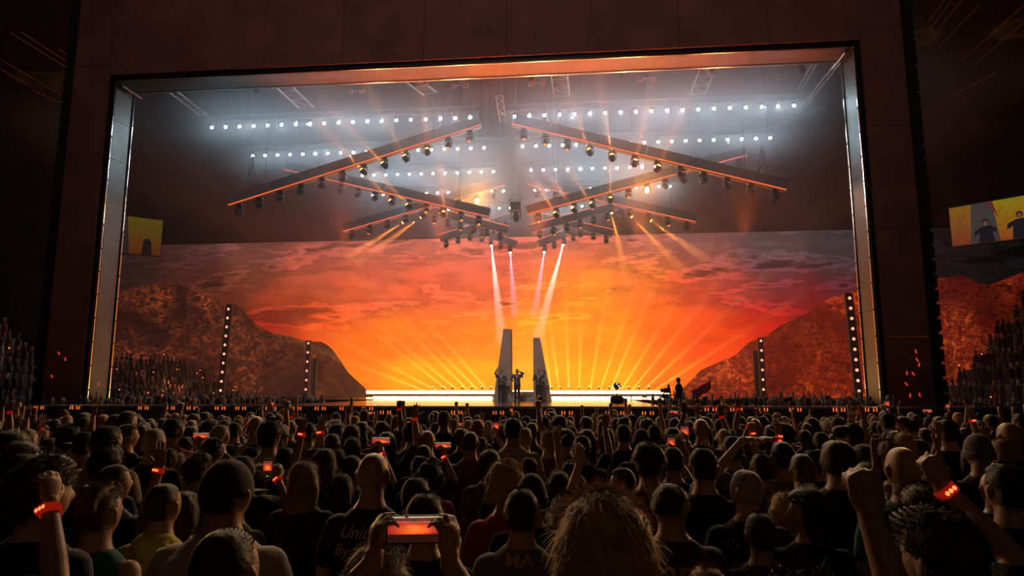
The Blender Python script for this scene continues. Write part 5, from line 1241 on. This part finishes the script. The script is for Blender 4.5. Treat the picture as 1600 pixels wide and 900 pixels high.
# cable bundles
for px, py, yy, nm in ((393, 262, 40.2, 'left'), (1191, 250, 40.2, 'right')):
    p = at_y(px, py, yy); rt = empty('cable_bundle', p, label='tangled black cable bundle hanging over the outer end of the %s front bar' % nm, cat='cables')
    for k in range(7):
        r_ = random.Random(k + int(px)); pts = [Vector((r_.uniform(-.1, .1), r_.uniform(-.1, .1), .9))]
        for i in range(1, 7): pts.append(Vector((math.sin(i * .9 + k) * (.10 + .05 * i) * .8, math.cos(i * 1.1 + k * 2) * .1, .9 - i * .33)))
        bm = new(); tube(bm, pts, .018, 6); obj('cable', bm, M['black_metal'], rt, smooth=True)
    bm = new(); tube(bm, [(0, 0, .9), (0, 0, 1.6), (-.4 if nm == 'left' else .4, 0, 1.9), (-.4 if nm == 'left' else .4, 0, 29.8 - p.z)], .02, 6); obj('cable', bm, M['black_metal'], rt)
# ladder trusses running towards the back under the roof
def ladder(pa, pb, width, label, name='roof_truss', rung=.9, rad=.045, m=None, horiz=True):
    a = Vector(pa); b = Vector(pb); rt = empty(name, (a + b) / 2, label=label, cat='truss'); o_ = (a + b) / 2; d = (b - a); ln = d.length; d.normalize(); s = d.cross(Vector((0, 0, 1))).normalized() * width / 2
    for q in (-s, s): bm = new(); tube(bm, [a - o_ + q, b - o_ + q], rad, 6); obj('chord', bm, m or M['truss'], rt)
    n = max(2, int(ln / rung))
    for k in range(n + 1):
        c_ = a.lerp(b, k / n) - o_; bm = new(); tube(bm, [c_ - s, c_ + s], rad * .6, 5); obj('rung', bm, m or M['truss'], rt)
        if k < n: e_ = a.lerp(b, (k + 1) / n) - o_; bm = new(); tube(bm, [c_ - s, e_ + s], rad * .45, 4); obj('brace', bm, m or M['truss'], rt)
    for f_ in (.2, .8):
        c_ = a.lerp(b, f_) - o_; bm = new(); tube(bm, [c_, c_ + Vector((0, 0, 29.8 - (c_.z + o_.z)))], .012, 4); obj('hanging_cable', bm, M['black_metal'], rt)
ZR = 19.3
for pxa, pya, pxb, pyb, w, lb in ((438, 130, 478, 168, .95, 'metal ladder truss near the roof above the left lamp rows'), (640, 122, 672, 146, .9, 'short ladder truss left of centre near the roof'), (1107, 104, 1090, 147, .85, 'metal ladder truss near the roof above the right lamp rows'), (873, 110, 878, 150, .9, 'ladder truss right of centre behind the portal header'),
    (262, 137, 318, 180, .5, 'thin red-lit roof rail at upper left inside the portal'), (1310, 98, 1247, 177, .25, 'long red-lit roof rail slanting down at upper right inside the portal'), (1274, 98, 1250, 139, .25, 'short roof rail at upper right inside the portal'), (1288, 168, 1214, 195, .2, 'faint rail crossing at right above the lamp rows'), (780, 150, 786, 190, .4, 'narrow vertical-looking ladder truss at the stage centre line')):
    ladder(at_z(pxa, pya, ZR), at_z(pxb, pyb, ZR), w, lb)
# hanging drums under the header
for px, py, nm in ((400, 136, 'leftmost small spotlight under the portal header'), (528, 130, 'second small spotlight under the portal header'), (664, 126, 'spotlight right of the short ladder truss'), (830, 120, 'spotlight hung near the centre of the header'), (970, 112, 'tilted spotlight right of centre under the header'), (1111, 106, 'spotlight in the right ladder truss'), (1250, 104, 'rightmost small spotlight under the portal header')):
    p = at_y(px, py, 32.4); rt = empty('header_spotlight', p, label=nm, cat='stage lamp')
    bm = new(); tube(bm, [(0, 0, .1), (.05, -.05, -.15), (.1, -.1, -.3)], [.12, .15, .14], 12); obj('lamp_head', bm, M['black_metal'], rt)
    bm = new(); tube(bm, [(-.2, 0, -.1), (-.2, 0, .25), (.2, 0, .25), (.2, 0, -.1)], .02, 6); obj('yoke', bm, M['truss'], rt)
    bm = new(); tube(bm, [(0, 0, .25), (0, 0, 29.8 - p.z)], .015, 4); obj('hanging_cable', bm, M['black_metal'], rt)
for px, py, nm in ((556, 143, 'left'), (718, 134, 'centre left'), (838, 131, 'centre right'), (1010, 124, 'right')):
    p = at_y(px, py, 36.5); rt = empty('chain_motor', p, label='small orange chain motor pair near the roof, the %s one' % nm, cat='hoist')
    for s in (-.35, .35): bm = new(); box(bm, (s, 0, 0), (.3, .2, .22), bevel=.03); obj('motor', bm, mat('hoist_orange', (.6, .2, .08), .5) if 'hoist_orange' not in bpy.data.materials else bpy.data.materials['hoist_orange'], rt)
    bm = new(); box(bm, (0, 0, .05), (.5, .06, .06)); obj('bar', bm, M['truss'], rt)
    bm = new(); tube(bm, [(0, 0, .05), (0, 0, 29.8 - p.z)], .015, 4); obj('hanging_chain', bm, M['black_metal'], rt)
# catwalk rails in the roof left and right of the portal
rails = dict(left=0, right=0)
orange_lit = mat('roof_rail_orange_lit', (.40, .20, .12), .4, .6)  # orange light on the rails is put into this copper colour
for (pxa, pya, pxb, pyb), side in [((16, 51, 113, 111), 'left'), ((33, 50, 115, 104), 'left'), ((92, 77, 115, 92), 'left'), ((0, 92, 109, 156), 'left'), ((0, 107, 47, 135), 'left'), ((50, 140, 92, 160), 'left'),
      ((1275, 0, 1262, 10), 'right'), ((1476, 0, 1447, 38), 'right'), ((1487, 0, 1449, 51), 'right'), ((1503, 0, 1463, 50), 'right'), ((1600, 8, 1500, 97), 'right'), ((1600, 35, 1522, 102), 'right'), ((1530, 8, 1420, 122), 'right'), ((1560, 112, 1485, 150), 'right'), ((1497, 100, 1478, 117), 'right')]:
    a = at_z(pxa, pya, 23.5); b = at_z(pxb, pyb, 23.5)
    if (a - b).length > 60: continue
    lo = tube; rails[side] += 1; rt = empty('roof_rail', (a + b) / 2, label='thin orange-lit catwalk rail under the roof %s of the portal, %s from the top' % (side, ordinal(rails[side])), cat='rail', group='catwalk rails under the roof on the ' + side)
    bm = new(); tube(bm, [a - (a + b) / 2, b - (a + b) / 2], .022, 6); obj('rail', bm, orange_lit, rt)
    for f_ in (0.02, .5, .98):
        c_ = a.lerp(b, f_) - (a + b) / 2; bm = new(); tube(bm, [c_, c_ + Vector((0, 0, 29.8 - 23.5))], .02, 4); obj('hanger', bm, M['black_metal'], rt)
# ------------------------------------------------------------------ side video screens
def tv(cs, yy, label, dim, flip=False):
    """cs: pixel corners tl, tr, br, bl"""
    P = [at_y(x, y, q) for (x, y), q in zip(cs, yy)]; P[2] = Vector((P[1].x, P[1].y, P[2].z)); P[3] = Vector((P[0].x, P[0].y, P[3].z)); o_ = sum(P, Vector()) / 4; rt = empty('video_screen', o_, label=label, cat='screen')
    nrm = (P[1] - P[0]).cross(P[3] - P[0]).normalized()
    if nrm.y > 0: nrm = -nrm
    def pt_(u, v, d=0): return P[0].lerp(P[1], u).lerp(P[3].lerp(P[2], u), v) - o_ + nrm * d
    def poly(name, uv, m, d=.02):
        bm = new(); bm.faces.new([bm.verts.new(pt_(u, v, d)) for u, v in uv]); obj(name, bm, m, rt)
    bm = new(); q0 = [bm.verts.new(pt_(u, v, -.01)) for u, v in ((-.01, -.02), (1.01, -.02), (1.01, 1.02), (-.01, 1.02))]; q1 = [bm.verts.new(pt_(u, v, -.3)) for u, v in ((-.01, -.02), (1.01, -.02), (1.01, 1.02), (-.01, 1.02))]
    bm.faces.new(q0); bm.faces.new(q1[::-1])
    for i in range(4): bm.faces.new((q0[i], q1[i], q1[(i + 1) % 4], q0[(i + 1) % 4]))
    obj('housing', bm, M['black_metal'], rt)
    g = lambda n, c: glow(n, c, dim, False)
    nx_, nz_ = 36, 14; bm = new(); gg = [[bm.verts.new(pt_(i / nx_, j / nz_, .01)) for i in range(nx_ + 1)] for j in range(nz_ + 1)]
    for j in range(nz_):
        for i in range(nx_): bm.faces.new((gg[j][i], gg[j][i + 1], gg[j + 1][i + 1], gg[j + 1][i]))
    o = obj('picture', bm, None, rt); ca_ = o.data.color_attributes.new('pic', 'FLOAT_COLOR', 'CORNER'); buf = []
    rr = random.Random(3)
    for pl in o.data.polygons:
        i = pl.index % nx_; j = pl.index // nx_; u, v = (i + .5) / nx_, (j + .5) / nz_; k = rr.uniform(.9, 1.1)
        c = np.array((.26, .19, .008)) * (1 - v) + np.array((.30, .055, .010)) * v
        if u < .26: c = np.array((.24, .11, .012)) * (1 - v) + np.array((.20, .035, .02)) * v
        c = c * k * dim; buf += [*c, 1] * len(pl.vertices)
    ca_.data.foreach_set('color', buf)
    pm = bpy.data.materials.new('video_picture'); pm.use_nodes = True; t_ = pm.node_tree; t_.nodes.clear(); a2 = t_.nodes.new('ShaderNodeAttribute'); a2.attribute_name = 'pic'; e2 = t_.nodes.new('ShaderNodeEmission'); o2 = t_.nodes.new('ShaderNodeOutputMaterial'); t_.links.new(a2.outputs['Color'], e2.inputs[0]); t_.links.new(e2.outputs[0], o2.inputs[0]); pm.cycles.emission_sampling = 'NONE'
    o.data.materials.clear(); o.data.materials.append(pm)
    gs = g('picture_slab_grey', (.055, .042, .040)); gd = g('picture_figure_dark', (.014, .011, .013)); gk = g('picture_skin', (.16, .06, .045)); gr = g('picture_red', (.14, .02, .02))
    poly('picture_slab', ((.25, 0), (.46, 0), (.52, 1), (.21, 1)), gs, .03)
    if flip: 
        poly('picture_figure', ((.72, .60), (.78, .55), (.84, .62), (.86, 1), (.70, 1)), gd, .04); return
    poly('picture_edge', ((.42, 0), (.47, 0), (.52, .45)), gr, .035)
    poly('picture_slab', ((.895, 0), (1, 0), (1, 1), (.955, 1)), gs, .03)
    for cx_, cy_, s_ in ((.385, .47, 1), (.72, .40, 1)):
        poly('picture_figure', ((cx_ - .035, cy_ + .13), (cx_ + .04, cy_ + .12), (cx_ + .105, cy_ + .2), (cx_ + .10, cy_ + .30), (cx_ + .06, cy_ + .26), (cx_ + .085, 1), (cx_ - .085, 1), (cx_ - .07, cy_ + .28), (cx_ - .13, cy_ + .36), (cx_ - .12, cy_ + .22)), gd, .04)
        poly('picture_hair', [(cx_ + .034 * math.cos(a), cy_ + .03 + .085 * math.sin(a)) for a in [k * .5236 for k in range(12)]], gd, .045)
        poly('picture_face', [(cx_ + .024 * math.cos(a), cy_ + .055 + .065 * math.sin(a)) for a in [k * .5236 for k in range(12)]], gk, .05)
tv([(1483, 326), (1640, 299), (1642, 366), (1490, 385)], (33, 28.5, 28.5, 33), 'slanted yellow video screen at right showing two dark-costumed performers', .8)
tv([(150, 331), (254.5, 345), (250, 400), (146, 391)], (46, 50, 50, 46), 'dim amber video screen seen behind the left pillar', .30, True)
